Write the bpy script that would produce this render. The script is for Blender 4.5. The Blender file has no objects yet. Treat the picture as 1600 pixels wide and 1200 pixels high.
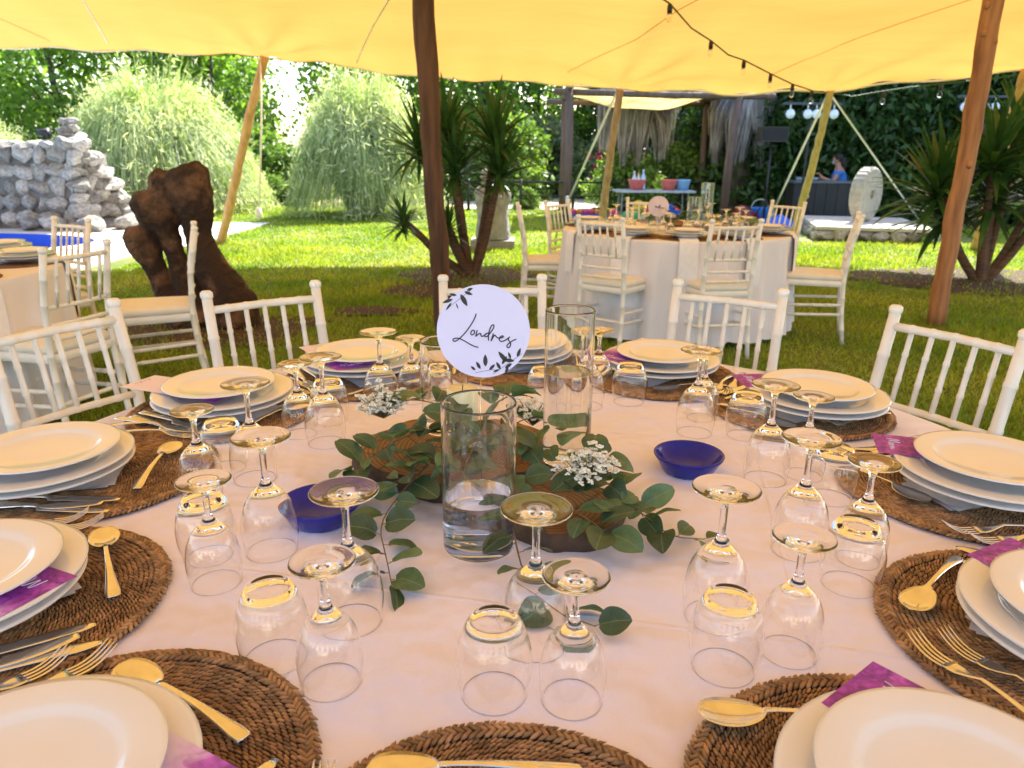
import bpy, bmesh, math, random
import numpy as np
from mathutils import Vector, Matrix, Euler, noise
R = math.radians
rnd = random.Random(7)
S = bpy.context.scene
COL = S.collection

# ---------------------------------------------------------------- camera, sky, sun, exposure
cam_d = bpy.data.cameras.new('camera'); cam = bpy.data.objects.new('camera', cam_d); COL.objects.link(cam)
cam.location = (0, 0, 1.313)
cam.rotation_euler = (Matrix.Rotation(R(90 - 17.445), 4, 'X') @ Matrix.Rotation(R(0.431), 4, 'Z')).to_euler()
cam_d.sensor_width = 36; cam_d.lens = 36 * 1152 / 1600
cam_d.clip_start = .02; cam_d.clip_end = 600
cam_d.dof.use_dof = True; cam_d.dof.focus_distance = 1.15; cam_d.dof.aperture_fstop = 8.5
S.camera = cam

SUN_DIR = Vector((.42, .80, .98)).normalized()
W = bpy.data.worlds.new('World'); S.world = W; W.use_nodes = True
wn = W.node_tree.nodes; wl = W.node_tree.links; wn.clear()
sky = wn.new('ShaderNodeTexSky'); sky.sky_type = 'NISHITA'; sky.sun_disc = False
sky.sun_elevation = math.asin(SUN_DIR.z); sky.sun_rotation = math.atan2(SUN_DIR.x, SUN_DIR.y)
sky.dust_density = 2.0; sky.air_density = 1.0
bg = wn.new('ShaderNodeBackground'); bg.inputs[1].default_value = .15
wo = wn.new('ShaderNodeOutputWorld'); wl.new(sky.outputs[0], bg.inputs[0]); wl.new(bg.outputs[0], wo.inputs[0])
sd = bpy.data.lights.new('sun', 'SUN'); sd.energy = 5.0; sd.angle = R(.53); sd.color = (1, .965, .90)
so = bpy.data.objects.new('sun', sd); COL.objects.link(so)
so.rotation_euler = SUN_DIR.to_track_quat('Z', 'Y').to_euler()
S.view_settings.view_transform = 'Standard'; S.view_settings.look = 'None'
S.view_settings.exposure = 1.93; S.view_settings.gamma = 1; S.view_settings.use_curve_mapping = False
cy = S.cycles; cy.use_denoising = True; cy.max_bounces = 24; cy.transmission_bounces = 24; cy.glossy_bounces = 6
cy.diffuse_bounces = 4; cy.transparent_max_bounces = 8; cy.sample_clamp_indirect = 6; cy.blur_glossy = 0.0

# ---------------------------------------------------------------- materials
def _n(t, kind, **kw):
    n = t.nodes.new('ShaderNode' + kind)
    for k, v in kw.items(): setattr(n, k, v)
    return n
def mat(name, col, rough=.5, metal=0., col2=None, scale=8., detail=4., bump=0., bscale=None, spec=.5, island=0., objrand=0.,
        trans=0., transcol=None, stretch=None, coat=0., dist=.004, lo=.35, hi=.65, sheen=0.):
    """principled with two-colour noise, optional per-island / per-object value change, bump, leaf-like translucency"""
    m = bpy.data.materials.new(name); m.use_nodes = True; t = m.node_tree; L = t.links; t.nodes.clear()
    out = _n(t, 'OutputMaterial'); p = _n(t, 'BsdfPrincipled')
    p.inputs['Roughness'].default_value = rough; p.inputs['Metallic'].default_value = metal
    p.inputs['Specular IOR Level'].default_value = spec; p.inputs['Coat Weight'].default_value = coat
    p.inputs['Sheen Weight'].default_value = sheen
    co = _n(t, 'TexCoord'); mp = _n(t, 'Mapping'); L.new(co.outputs['Object'], mp.inputs[0])
    if stretch: mp.inputs['Scale'].default_value = stretch
    c = None
    rgb = _n(t, 'RGB'); rgb.outputs[0].default_value = (*col, 1); c = rgb.outputs[0]
    if col2:
        nz = _n(t, 'TexNoise'); nz.inputs['Scale'].default_value = scale; nz.inputs['Detail'].default_value = detail
        L.new(mp.outputs[0], nz.inputs['Vector'])
        mr = _n(t, 'MapRange'); mr.inputs[1].default_value = lo; mr.inputs[2].default_value = hi
        L.new(nz.outputs[0], mr.inputs[0])
        mx = _n(t, 'Mix', data_type='RGBA'); L.new(mr.outputs[0], mx.inputs[0]); L.new(c, mx.inputs[6]); mx.inputs[7].default_value = (*col2, 1)
        c = mx.outputs[2]
    if island or objrand:
        if island: g = _n(t, 'NewGeometry'); src = g.outputs['Random Per Island']; a = island
        else: g = _n(t, 'ObjectInfo'); src = g.outputs['Random']; a = objrand
        mr = _n(t, 'MapRange'); mr.inputs[3].default_value = 1 - a; mr.inputs[4].default_value = 1 + a; L.new(src, mr.inputs[0])
        hs = _n(t, 'HueSaturation'); L.new(c, hs.inputs['Color']); L.new(mr.outputs[0], hs.inputs['Value'])
        mr2 = _n(t, 'MapRange'); mr2.inputs[3].default_value = .5 + a * .02; mr2.inputs[4].default_value = .5 - a * .02; L.new(src, mr2.inputs[0])
        L.new(mr2.outputs[0], hs.inputs['Hue']); c = hs.outputs[0]
    L.new(c, p.inputs['Base Color'])
    if bump:
        nb = _n(t, 'TexNoise'); nb.inputs['Scale'].default_value = bscale or scale * 3; nb.inputs['Detail'].default_value = 5
        L.new(mp.outputs[0], nb.inputs['Vector'])
        b = _n(t, 'Bump'); b.inputs['Strength'].default_value = bump; b.inputs['Distance'].default_value = dist
        L.new(nb.outputs[0], b.inputs['Height']); L.new(b.outputs[0], p.inputs['Normal'])
    if trans:
        tr = _n(t, 'BsdfTranslucent'); ms = _n(t, 'MixShader'); ms.inputs[0].default_value = trans
        if transcol: tr.inputs[0].default_value = (*transcol, 1)
        else:
            gm = _n(t, 'Mix', data_type='RGBA', blend_type='MULTIPLY'); gm.inputs[0].default_value = 1
            L.new(c, gm.inputs[6]); gm.inputs[7].default_value = (1.6, 1.7, .8, 1); L.new(gm.outputs[2], tr.inputs[0])
        L.new(p.outputs[0], ms.inputs[1]); L.new(tr.outputs[0], ms.inputs[2]); L.new(ms.outputs[0], out.inputs[0])
    else: L.new(p.outputs[0], out.inputs[0])
    m['bsdf'] = 1
    return m
def veins(m):
    t = m.node_tree; L = t.links; p = [n for n in t.nodes if n.type == 'BSDF_PRINCIPLED'][0]; src = p.inputs['Base Color'].links[0].from_socket
    co = _n(t, 'TexCoord'); sp = _n(t, 'SeparateXYZ'); L.new(co.outputs['Object'], sp.inputs[0]); ab = _n(t, 'Math', operation='ABSOLUTE'); L.new(sp.outputs[1], ab.inputs[0])
    mr = _n(t, 'MapRange'); mr.inputs[1].default_value = .0003; mr.inputs[2].default_value = .0009; mr.inputs[3].default_value = .75; mr.inputs[4].default_value = 0; L.new(ab.outputs[0], mr.inputs[0])
    s1 = _n(t, 'Math', operation='MULTIPLY_ADD'); L.new(ab.outputs[0], s1.inputs[0]); s1.inputs[1].default_value = -.9; L.new(sp.outputs[0], s1.inputs[2]); w = _n(t, 'Math', operation='PINGPONG'); L.new(s1.outputs[0], w.inputs[0]); w.inputs[1].default_value = .0035
    m2 = _n(t, 'MapRange'); m2.inputs[1].default_value = 0; m2.inputs[2].default_value = .0005; m2.inputs[3].default_value = .3; m2.inputs[4].default_value = 0; L.new(w.outputs[0], m2.inputs[0])
    mxm = _n(t, 'Math', operation='MAXIMUM'); L.new(mr.outputs[0], mxm.inputs[0]); L.new(m2.outputs[0], mxm.inputs[1])
    mx = _n(t, 'Mix', data_type='RGBA'); L.new(mxm.outputs[0], mx.inputs[0]); L.new(src, mx.inputs[6]); mx.inputs[7].default_value = (.20, .27, .13, 1); L.new(mx.outputs[2], p.inputs['Base Color'])
def glassmat(name, col=(1, 1, 1), ior=1.5, rough=0.):
    m = bpy.data.materials.new(name); m.use_nodes = True; t = m.node_tree; t.nodes.clear()
    g = _n(t, 'BsdfGlass'); g.inputs['Color'].default_value = (*col, 1); g.inputs['IOR'].default_value = ior; g.inputs['Roughness'].default_value = rough
    o = _n(t, 'OutputMaterial'); t.links.new(g.outputs[0], o.inputs[0]); return m

GLASS = glassmat('clear_glass', (1, 1, 1), 1.47)
WATER = glassmat('water', (.99, 1, 1), 1.33)
STEEL = mat('polished_steel', (.78, .76, .72), .13, 1., col2=(.70, .69, .66), scale=60)
CHINA = mat('white_china', (.73, .72, .70), .14, spec=.5, coat=.4, col2=(.70, .69, .67), scale=9)
CHAIRW = mat('white_resin', (.78, .76, .70), .32, col2=(.72, .70, .63), scale=14, bump=.05, bscale=90, dist=.001)
CUSHION = mat('ivory_cushion_fabric', (.74, .70, .60), .85, col2=(.68, .64, .54), scale=12, bump=.25, bscale=220, dist=.001, sheen=.2)
BLUEG = mat('cobalt_glaze', (.003, .009, .27), .14, spec=.35, coat=.15, col2=(.002, .007, .21), scale=14)
NAPKIN = mat('white_napkin_cotton', (.78, .78, .80), .9, col2=(.73, .73, .76), scale=30, bump=.3, bscale=240, dist=.0006)
ROPE = mat('seagrass_strand', (.43, .245, .100), .6, col2=(.22, .115, .045), scale=45, island=.34, bump=.6, bscale=260, dist=.0012, stretch=(1, 1, 1))
ROPEB = mat('seagrass_dark_core', (.07, .03, .012), .9, col2=(.04, .018, .008), scale=90)  # dark brown base disc below the woven strands
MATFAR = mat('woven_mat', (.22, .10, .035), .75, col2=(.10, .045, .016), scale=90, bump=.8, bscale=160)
WOODT = mat('cut_olive_wood', (.40, .18, .065), .5, col2=(.22, .075, .022), scale=9, detail=8, bump=.4, bscale=40, dist=.002)
def _rings():
    t = WOODT.node_tree; L = t.links; p = [n for n in t.nodes if n.type == 'BSDF_PRINCIPLED'][0]; src = p.inputs['Base Color'].links[0].from_socket
    co = _n(t, 'TexCoord'); w = _n(t, 'TexWave', wave_type='RINGS', rings_direction='Z'); w.inputs['Scale'].default_value = 38; w.inputs['Distortion'].default_value = 2.2; w.inputs['Detail'].default_value = 3; w.inputs['Detail Scale'].default_value = 1.5
    L.new(co.outputs['Object'], w.inputs[0]); v = _n(t, 'TexVoronoi', feature='DISTANCE_TO_EDGE'); v.inputs['Scale'].default_value = 13; L.new(co.outputs['Object'], v.inputs[0])
    mr = _n(t, 'MapRange'); mr.inputs[1].default_value = 0; mr.inputs[2].default_value = .05; mr.inputs[3].default_value = .25; L.new(v.outputs[0], mr.inputs[0])
    m1 = _n(t, 'MapRange'); m1.inputs[3].default_value = .45; L.new(w.outputs['Fac'], m1.inputs[0]); mm = _n(t, 'Math', operation='MULTIPLY'); L.new(mr.outputs[0], mm.inputs[0]); L.new(m1.outputs[0], mm.inputs[1])
    mx = _n(t, 'Mix', data_type='RGBA', blend_type='MULTIPLY'); mx.inputs[0].default_value = 1; L.new(src, mx.inputs[6]); L.new(mm.outputs[0], mx.inputs[7]); L.new(mx.outputs[2], p.inputs['Base Color'])
_rings()
BARK = mat('rough_bark', (.055, .035, .022), .9, col2=(.10, .06, .035), scale=30, bump=1., bscale=50, dist=.006)
EUCA = mat('eucalyptus_leaf', (.042, .100, .042), .42, col2=(.085, .155, .085), scale=35, objrand=.5, trans=.24, bump=.15, bscale=120, dist=.0006)
veins(EUCA)
STEMG = mat('eucalyptus_stem', (.13, .075, .045), .6, col2=(.16, .14, .05), scale=20)
PETAL = mat('gypsophila_petal', (.86, .84, .74), .7, col2=(.78, .76, .62), scale=200, trans=.15, transcol=(.7, .7, .6))
SIGN = mat('lavender_card', (.62, .60, .82), .55, col2=(.60, .58, .80), scale=12)
INK = mat('black_ink', (.006, .006, .008), .5, col2=(.012, .014, .012), scale=60)
PINK = mat('pink_watercolour_paper', (.72, .62, .70), .7, col2=(.66, .55, .68), scale=30)
BRASSW = mat('brass_wire', (.75, .58, .30), .22, 1., col2=(.7, .5, .25), scale=60)
WAX = mat('cream_wax', (.75, .68, .42), .45, col2=(.70, .62, .36), scale=18)
POLE = mat('debarked_pole', (.115, .055, .028), .85, col2=(.045, .022, .012), scale=7, detail=8, stretch=(3, 3, .35), bump=.7, bscale=24, dist=.01)
BAMBOO = mat('golden_pole_wood', (.58, .37, .15), .55, col2=(.42, .25, .095), scale=6, stretch=(3, 3, .4), bump=.3, bscale=20, dist=.005)
GREYPOLE = mat('weathered_pole', (.16, .105, .085), .8, col2=(.10, .065, .05), scale=7, stretch=(3, 3, .4), bump=.5, bscale=26, dist=.008)
STRAP = mat('white_webbing', (.68, .72, .70), .8, col2=(.58, .63, .60), scale=30)
PLASTB = mat('black_plastic', (.012, .012, .014), .5, col2=(.02, .02, .022), scale=20)
CABLE = mat('green_cable', (.02, .10, .035), .5, col2=(.015, .07, .03), scale=20)
STONE = mat('garden_rock', (.44, .40, .34), .85, col2=(.25, .24, .22), scale=3, detail=10, bump=.7, bscale=9, dist=.03, objrand=.4, lo=.4, hi=.6)
MILL = mat('millstone', (.44, .40, .31), .9, col2=(.33, .30, .23), scale=14, bump=.6, bscale=60, dist=.006)
STATUE = mat('pale_carved_stone', (.30, .30, .29), .85, col2=(.20, .20, .20), scale=9, bump=.6, bscale=40, dist=.01)
RUST = mat('rusty_brown_wood', (.030, .014, .007), .85, col2=(.17, .088, .045), scale=5.5, detail=12, bump=1., bscale=34, dist=.025, lo=.50, hi=.68)
PAVE = mat('pale_paving', (.62, .58, .52), .9, col2=(.52, .49, .44), scale=5, bump=.3, bscale=40)
POOLB = mat('blue_pool_liner', (.008, .06, .50), .45, col2=(.006, .05, .42), scale=4)
YUC = mat('yucca_leaf', (.024, .080, .020), .42, col2=(.04, .11, .028), scale=9, objrand=.35, trans=.25)
YTRUNK = mat('ringed_yucca_stem', (.15, .085, .045), .85, col2=(.075, .042, .024), scale=6, stretch=(1, 1, 6), bump=.8, bscale=14, dist=.012)
LEAFA = mat('poplar_leaf', (.10, .19, .028), .5, col2=(.16, .26, .045), scale=.8, island=.4, trans=.55)
LEAFB = mat('dark_evergreen_leaf', (.026, .070, .014), .5, col2=(.05, .11, .020), scale=.9, island=.5, trans=.3)
LEAFC = mat('bright_shrub_leaf', (.10, .19, .03), .5, col2=(.16, .24, .05), scale=2, island=.35, trans=.35)
TRUNK = mat('tree_bark', (.11, .085, .06), .9, col2=(.06, .045, .035), scale=5, stretch=(2, 2, .5), bump=.8, bscale=14, dist=.02)
PAMP = mat('pampas_blade', (.17, .25, .075), .55, col2=(.40, .46, .24), scale=1.1, island=.4, trans=.35)
SKIRT = mat('dead_palm_frond', (.46, .43, .45), .85, col2=(.26, .235, .24), scale=3, island=.4, trans=.12)
PALMG = mat('palm_green', (.04, .09, .02), .5, col2=(.06, .13, .03), scale=3, island=.3, trans=.3)
GRASS = mat('grass_blade', (.13, .235, .010), .55, col2=(.30, .34, .035), scale=1.1, detail=6, island=.35, trans=.35)
REDF = mat('red_blossom', (.30, .015, .05), .6, island=.3, trans=.2, transcol=(.5, .03, .06))
OLEA = mat('oleander_leaf', (.12, .17, .07), .6, col2=(.20, .23, .12), scale=2, island=.4, trans=.3)
def plain(name, c, rough=.45, **k): return mat(name, c, rough, col2=tuple(x * .82 for x in c), scale=7, **k)

# cloth: base cotton with two press folds, faint damask and weave
def clothmat(name, folds):
    m = mat(name, (.77, .72, .82), .82, col2=(.73, .685, .78), scale=5, sheen=.15)
    t = m.node_tree; L = t.links; p = [n for n in t.nodes if n.type == 'BSDF_PRINCIPLED'][0]
    co = _n(t, 'TexCoord'); sp = _n(t, 'SeparateXYZ'); L.new(co.outputs['Object'], sp.inputs[0])
    weave = _n(t, 'TexNoise'); weave.inputs['Scale'].default_value = 420; L.new(co.outputs['Object'], weave.inputs[0])
    soft = _n(t, 'TexNoise'); soft.inputs['Scale'].default_value = 4.5; soft.inputs['Detail'].default_value = 3; L.new(co.outputs['Object'], soft.inputs[0])
    dm = _n(t, 'TexVoronoi'); dm.inputs['Scale'].default_value = 7; dm.feature = 'SMOOTH_F1'; L.new(co.outputs['Object'], dm.inputs[0])
    a = _n(t, 'Math', operation='MULTIPLY'); L.new(soft.outputs[0], a.inputs[0]); a.inputs[1].default_value = 14
    b = _n(t, 'Math', operation='MULTIPLY_ADD'); L.new(weave.outputs[0], b.inputs[0]); b.inputs[1].default_value = .10; L.new(a.outputs[0], b.inputs[2])
    h = b.outputs[0]
    for ax, off, ang in folds:
        vr = _n(t, 'VectorMath', operation='DOT_PRODUCT'); L.new(co.outputs['Object'], vr.inputs[0]); vr.inputs[1].default_value = (math.cos(ang), math.sin(ang), 0)
        s_ = _n(t, 'Math', operation='SUBTRACT'); L.new(vr.outputs['Value'], s_.inputs[0]); s_.inputs[1].default_value = off
        ab = _n(t, 'Math', operation='ABSOLUTE'); L.new(s_.outputs[0], ab.inputs[0])
        mr = _n(t, 'MapRange', interpolation_type='SMOOTHSTEP'); mr.inputs[1].default_value = 0; mr.inputs[2].default_value = .006; mr.inputs[3].default_value = .28; mr.inputs[4].default_value = 0
        L.new(ab.outputs[0], mr.inputs[0]); ad = _n(t, 'Math', operation='ADD'); L.new(h, ad.inputs[0]); L.new(mr.outputs[0], ad.inputs[1]); h = ad.outputs[0]
    bu = _n(t, 'Bump'); bu.inputs['Strength'].default_value = .9; bu.inputs['Distance'].default_value = .0055; L.new(h, bu.inputs['Height']); L.new(bu.outputs[0], p.inputs['Normal'])
    # damask: slightly glossier petals
    r = _n(t, 'MapRange'); r.inputs[1].default_value = .28; r.inputs[2].default_value = .32; r.inputs[3].default_value = .62; r.inputs[4].default_value = .85
    L.new(dm.outputs[0], r.inputs[0]); L.new(r.outputs[0], p.inputs['Roughness'])
    return m
CLOTH = clothmat('white_tablecloth', [(0, -.16, R(-12)), (0, .30, R(78)), (0, -.35, R(78)), (0, .42, R(-12))])
CLOTHF = mat('white_cloth_far', (.72, .70, .73), .85, col2=(.68, .66, .70), scale=3, bump=.2, bscale=30)

# tent fabric: thin cloth lit from above shows warm yellow underneath
def tentmat(name, dcol, tcol, k=.62):
    m = bpy.data.materials.new(name); m.use_nodes = True; t = m.node_tree; L = t.links; t.nodes.clear()
    o = _n(t, 'OutputMaterial'); d = _n(t, 'BsdfDiffuse'); tr = _n(t, 'BsdfTranslucent'); mx = _n(t, 'MixShader'); mx.inputs[0].default_value = k
    co = _n(t, 'TexCoord'); mp = _n(t, 'Mapping'); mp.inputs['Scale'].default_value = (.35, 1.2, 1); mp.inputs['Rotation'].default_value = (0, 0, R(35)); L.new(co.outputs['Object'], mp.inputs[0])
    nz = _n(t, 'TexNoise'); nz.inputs['Scale'].default_value = .9; nz.inputs['Detail'].default_value = 5; nz.inputs['Roughness'].default_value = .6; L.new(mp.outputs[0], nz.inputs[0])
    mr = _n(t, 'MapRange'); mr.inputs[1].default_value = .3; mr.inputs[2].default_value = .7; L.new(nz.outputs[0], mr.inputs[0])
    c = _n(t, 'Mix', data_type='RGBA'); L.new(mr.outputs[0], c.inputs[0]); c.inputs[6].default_value = (*tcol, 1); c.inputs[7].default_value = (*[x * y for x, y in zip(tcol, (.93, .88, .80))], 1)
    L.new(c.outputs[2], tr.inputs[0]); d.inputs[0].default_value = (*dcol, 1)
    nb = _n(t, 'TexNoise'); nb.inputs['Scale'].default_value = 2.2; nb.inputs['Detail'].default_value = 4; L.new(mp.outputs[0], nb.inputs[0])
    b = _n(t, 'Bump'); b.inputs['Strength'].default_value = .6; b.inputs['Distance'].default_value = .05; L.new(nb.outputs[0], b.inputs['Height'])
    L.new(b.outputs[0], d.inputs['Normal']); L.new(b.outputs[0], tr.inputs['Normal'])
    L.new(d.outputs[0], mx.inputs[1]); L.new(tr.outputs[0], mx.inputs[2]); L.new(mx.outputs[0], o.inputs[0]); return m
TENT = tentmat('stretch_tent_fabric', (.47, .39, .18), (.305, .162, .040), .62)
TENT2 = tentmat('shade_sail_fabric', (.75, .66, .45), (.90, .66, .25), .5)
SEAM = mat('tent_seam', (.55, .36, .10), .8, col2=(.50, .33, .10), scale=9, trans=.3, transcol=(.7, .4, .1))

# ---------------------------------------------------------------- mesh helpers
class MB:
    def __init__(s): s.v = []; s.f = []; s.m = []
    def add(s, vs, fs, mi=0):
        o = len(s.v); s.v.extend(vs); s.f.extend([tuple(i + o for i in f) for f in fs]); s.m.extend([mi] * len(fs)); return s
    def box(s, c, d, rot=None, mi=0):
        x, y, z = [k / 2 for k in d]; vs = [Vector((a * x, b * y, e * z)) for a in (-1, 1) for b in (-1, 1) for e in (-1, 1)]
        if rot is not None:
            q = rot if isinstance(rot, Matrix) else Euler(rot).to_matrix(); vs = [q @ v for v in vs]
        vs = [tuple(v + Vector(c)) for v in vs]
        return s.add(vs, [(0, 1, 3, 2), (4, 6, 7, 5), (0, 4, 5, 1), (2, 3, 7, 6), (0, 2, 6, 4), (1, 5, 7, 3)], mi)
    def tube(s, pts, rad, seg=8, caps=True, mi=0, flat=1.):
        pts = [Vector(p) for p in pts]; n = len(pts)
        if not hasattr(rad, '__len__'): rad = [rad] * n
        vs, fs = [], []; up = None
        for i, p in enumerate(pts):
            t = (pts[min(i + 1, n - 1)] - pts[max(i - 1, 0)])
            if t.length < 1e-9: t = Vector((0, 0, 1))
            t.normalize()
            if up is None: up = Vector((0, 0, 1)) if abs(t.z) < .9 else Vector((1, 0, 0))
            a = t.cross(up).normalized(); b = a.cross(t).normalized(); up = b
            for k in range(seg):
                th = 2 * math.pi * k / seg; vs.append(tuple(p + (a * math.cos(th) + b * math.sin(th) * flat) * rad[i]))
        for i in range(n - 1):
            for k in range(seg):
                k2 = (k + 1) % seg; fs.append((i * seg + k, i * seg + k2, (i + 1) * seg + k2, (i + 1) * seg + k))
        if caps: fs.append(tuple(range(seg))[::-1]); fs.append(tuple((n - 1) * seg + k for k in range(seg)))
        return s.add(vs, fs, mi)
    def lathe(s, prof, seg=32, c=(0, 0, 0), mi=0, closed=False):
        vs, fs, idx = [], [], []
        for r, z in prof:
            if r < 1e-6: idx.append([len(vs)]); vs.append((c[0], c[1], c[2] + z))
            else:
                idx.append(list(range(len(vs), len(vs) + seg)))
                vs += [(c[0] + r * math.cos(2 * math.pi * k / seg), c[1] + r * math.sin(2 * math.pi * k / seg), c[2] + z) for k in range(seg)]
        pr = list(zip(idx, idx[1:])) + ([(idx[-1], idx[0])] if closed else [])
        for a, b in pr:
            for k in range(seg):
                k2 = (k + 1) % seg
                if len(a) == 1 and len(b) == 1: break
                if len(a) == 1: fs.append((a[0], b[k], b[k2]))
                elif len(b) == 1: fs.append((a[k], b[0], a[k2]))
                else: fs.append((a[k], b[k], b[k2], a[k2]))
        return s.add(vs, fs, mi)
    def ball(s, c, r, sub=1, mi=0, sq=(1, 1, 1)):
        vs, fs = ICO[sub]; r = (r,) * 3 if not hasattr(r, '__len__') else r
        return s.add([(c[0] + v[0] * r[0], c[1] + v[1] * r[1], c[2] + v[2] * r[2]) for v in vs], fs, mi)
    def mesh(s, name, mats, smooth=True):
        me = bpy.data.meshes.new(name); me.from_pydata([tuple(v) for v in s.v], [], s.f)
        for m in (mats if isinstance(mats, (list, tuple)) else [mats]): me.materials.append(m)
        if any(s.m): me.polygons.foreach_set('material_index', s.m)
        me.polygons.foreach_set('use_smooth', [smooth] * len(me.polygons)); me.update(); return me
    def build(s, name, mats, parent=None, smooth=True, loc=None, rot=None):
        return inst(name, s.mesh(name, mats, smooth), parent, loc, rot)
ICO = {}
for sub in (1, 2, 3):
    b_ = bmesh.new(); bmesh.ops.create_icosphere(b_, subdivisions=sub, radius=1)
    b_.verts.index_update(); ICO[sub] = ([tuple(v.co) for v in b_.verts], [tuple(v.index for v in f.verts) for f in b_.faces]); b_.free()
def inst(name, me, parent=None, loc=None, rot=None, scale=None):
    o = bpy.data.objects.new(name, me); COL.objects.link(o)
    if parent: o.parent = parent
    if loc is not None: o.location = loc
    if rot is not None:
        if isinstance(rot, Matrix): o.rotation_euler = rot.to_euler()
        else: o.rotation_euler = rot
    if scale is not None: o.scale = scale if hasattr(scale, '__len__') else (scale,) * 3
    return o
def tag(o, label=None, cat=None, group=None, kind=None):
    if label: o['label'] = label
    if cat: o['category'] = cat
    if group: o['group'] = group
    if kind: o['kind'] = kind
    return o
def thing(name, label, cat, loc=(0, 0, 0), rz=0, group=None):
    o = inst(name, None, None, loc, (0, 0, rz)); o.empty_display_size = .1; return tag(o, label, cat, group)
def clone(o, parent=None):
    c = o.copy(); COL.objects.link(c); c.parent = parent
    for ch in [k for k in KIDS.get(o.name, [])]: clone(ch, c)
    return c
KIDS = {}
def remember(root):
    """note the children tree once so copies are quick"""
    for o in list(COL.objects):
        if o.parent: 
            l = KIDS.setdefault(o.parent.name, [])
            if o not in l: l.append(o)
def place(root, used, label, loc, rz, group=None):
    o = root if not used else clone(root)
    o.location = loc; o.rotation_euler = (0, 0, rz); tag(o, label, root.get('category'), group); return o
def rawmesh(name, verts, faces_n, loops, mats, smooth=False):
    """verts (N,3) array, loops flat index array, faces_n vertices per face (constant)"""
    me = bpy.data.meshes.new(name); nv = len(verts); nf = len(loops) // faces_n
    me.vertices.add(nv); me.vertices.foreach_set('co', np.asarray(verts, np.float32).ravel())
    me.loops.add(len(loops)); me.loops.foreach_set('vertex_index', np.asarray(loops, np.int32))
    me.polygons.add(nf); me.polygons.foreach_set('loop_start', np.arange(0, nf * faces_n, faces_n, dtype=np.int32))
    me.polygons.foreach_set('loop_total', np.full(nf, faces_n, np.int32))
    me.polygons.foreach_set('use_smooth', np.full(nf, smooth))
    for m in (mats if isinstance(mats, (list, tuple)) else [mats]): me.materials.append(m)
    me.update(calc_edges=True); return me
def leafquads(centres, size, rng, aspect=1.5, down=0., jit=.35):
    """random leaf-shaped rhombi round each centre"""
    n = len(centres); d = rng.normal(size=(n, 3)); d[:, 2] -= down; d /= np.linalg.norm(d, axis=1)[:, None]
    u = np.cross(d, rng.normal(size=(n, 3))); u /= np.linalg.norm(u, axis=1)[:, None]
    s = (size * (1 + jit * rng.uniform(-1, 1, n)))[:, None]
    a = centres - d * s * aspect / 2; b = centres + u * s * .5; c = centres + d * s * aspect / 2; e = centres - u * s * .5
    v = np.stack([a, b, c, e], 1).reshape(-1, 3); return v, np.arange(4 * n)

# ================================================================ GROUND
def sheet(name, outline, z, m, holes=None):
    me = MB().add([(x, y, z) for x, y in outline], [tuple(range(len(outline)))]).mesh(name, m, False)
    return tag(inst(name, me), kind='structure')
def groundmat(name, cols, scales, bump=.6):
    m = mat(name, cols[0], .95, col2=cols[1], scale=scales[0], detail=8, bump=bump, bscale=scales[1], dist=.03); return m
LAWNM = groundmat('lawn_ground', ((.06, .11, .010), (.15, .16, .03)), (1.3, 40))
FIELDM = groundmat('dry_field', ((.42, .33, .14), (.30, .28, .10)), (.6, 9))
SOILM = groundmat('garden_soil', ((.075, .036, .018), (.035, .020, .010)), (4, 30), 1.)
PX0, PX1, PY0, PY1 = -10.6, -5.9, 9.3, 12.0      # pool pit
xs = [-150, PX0, PX1, 150]; ys = [-150, PY0, PY1, 19.0]
g = MB(); vs = [(x, y, 0) for y in ys for x in xs]
g.add(vs, [(j * 4 + i, j * 4 + i + 1, (j + 1) * 4 + i + 1, (j + 1) * 4 + i) for j in range(3) for i in range(3) if not (i == 1 and j == 1)])
tag(g.build('lawn', LAWNM, None, False), kind='structure')
sheet('dry_field', [(-150, 19.0), (150, 19.0), (150, 300), (-150, 300)], 0, FIELDM)
GRAV = groundmat('gravel_path', ((.55, .48, .38), (.45, .39, .30)), (3, 60))
sheet('gravel_path', [(-1.5, 18.2), (12, 18.2), (14, 23.5), (-1, 25)], .008, GRAV)
def blob(name, cx, cy, rx, ry, z, m, seed=0, n=40):
    r_ = random.Random(seed); ph = [r_.uniform(0, 6.28) for _ in range(5)]; out = []
    for k in range(n):
        a = 2 * math.pi * k / n; q = 1 + .10 * math.sin(3 * a + ph[0]) + .07 * math.sin(5 * a + ph[1]) + .05 * math.sin(9 * a + ph[2])
        out.append((cx + rx * q * math.cos(a), cy + ry * q * math.sin(a)))
    return sheet(name, out, z, m)
SOIL = [(-2.3, 5.5, .85, .6), (-.5, 8.15, .75, .7), (5.2, 8.1, 1.5, .95), (-.75, 7.2, .55, .4), (-1.2, 6.2, .35, .2)]
for i, (a, b, c, d) in enumerate(SOIL): blob('soil_patch', a, b, c, d, .006 + .002 * i, SOILM, i)
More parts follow.
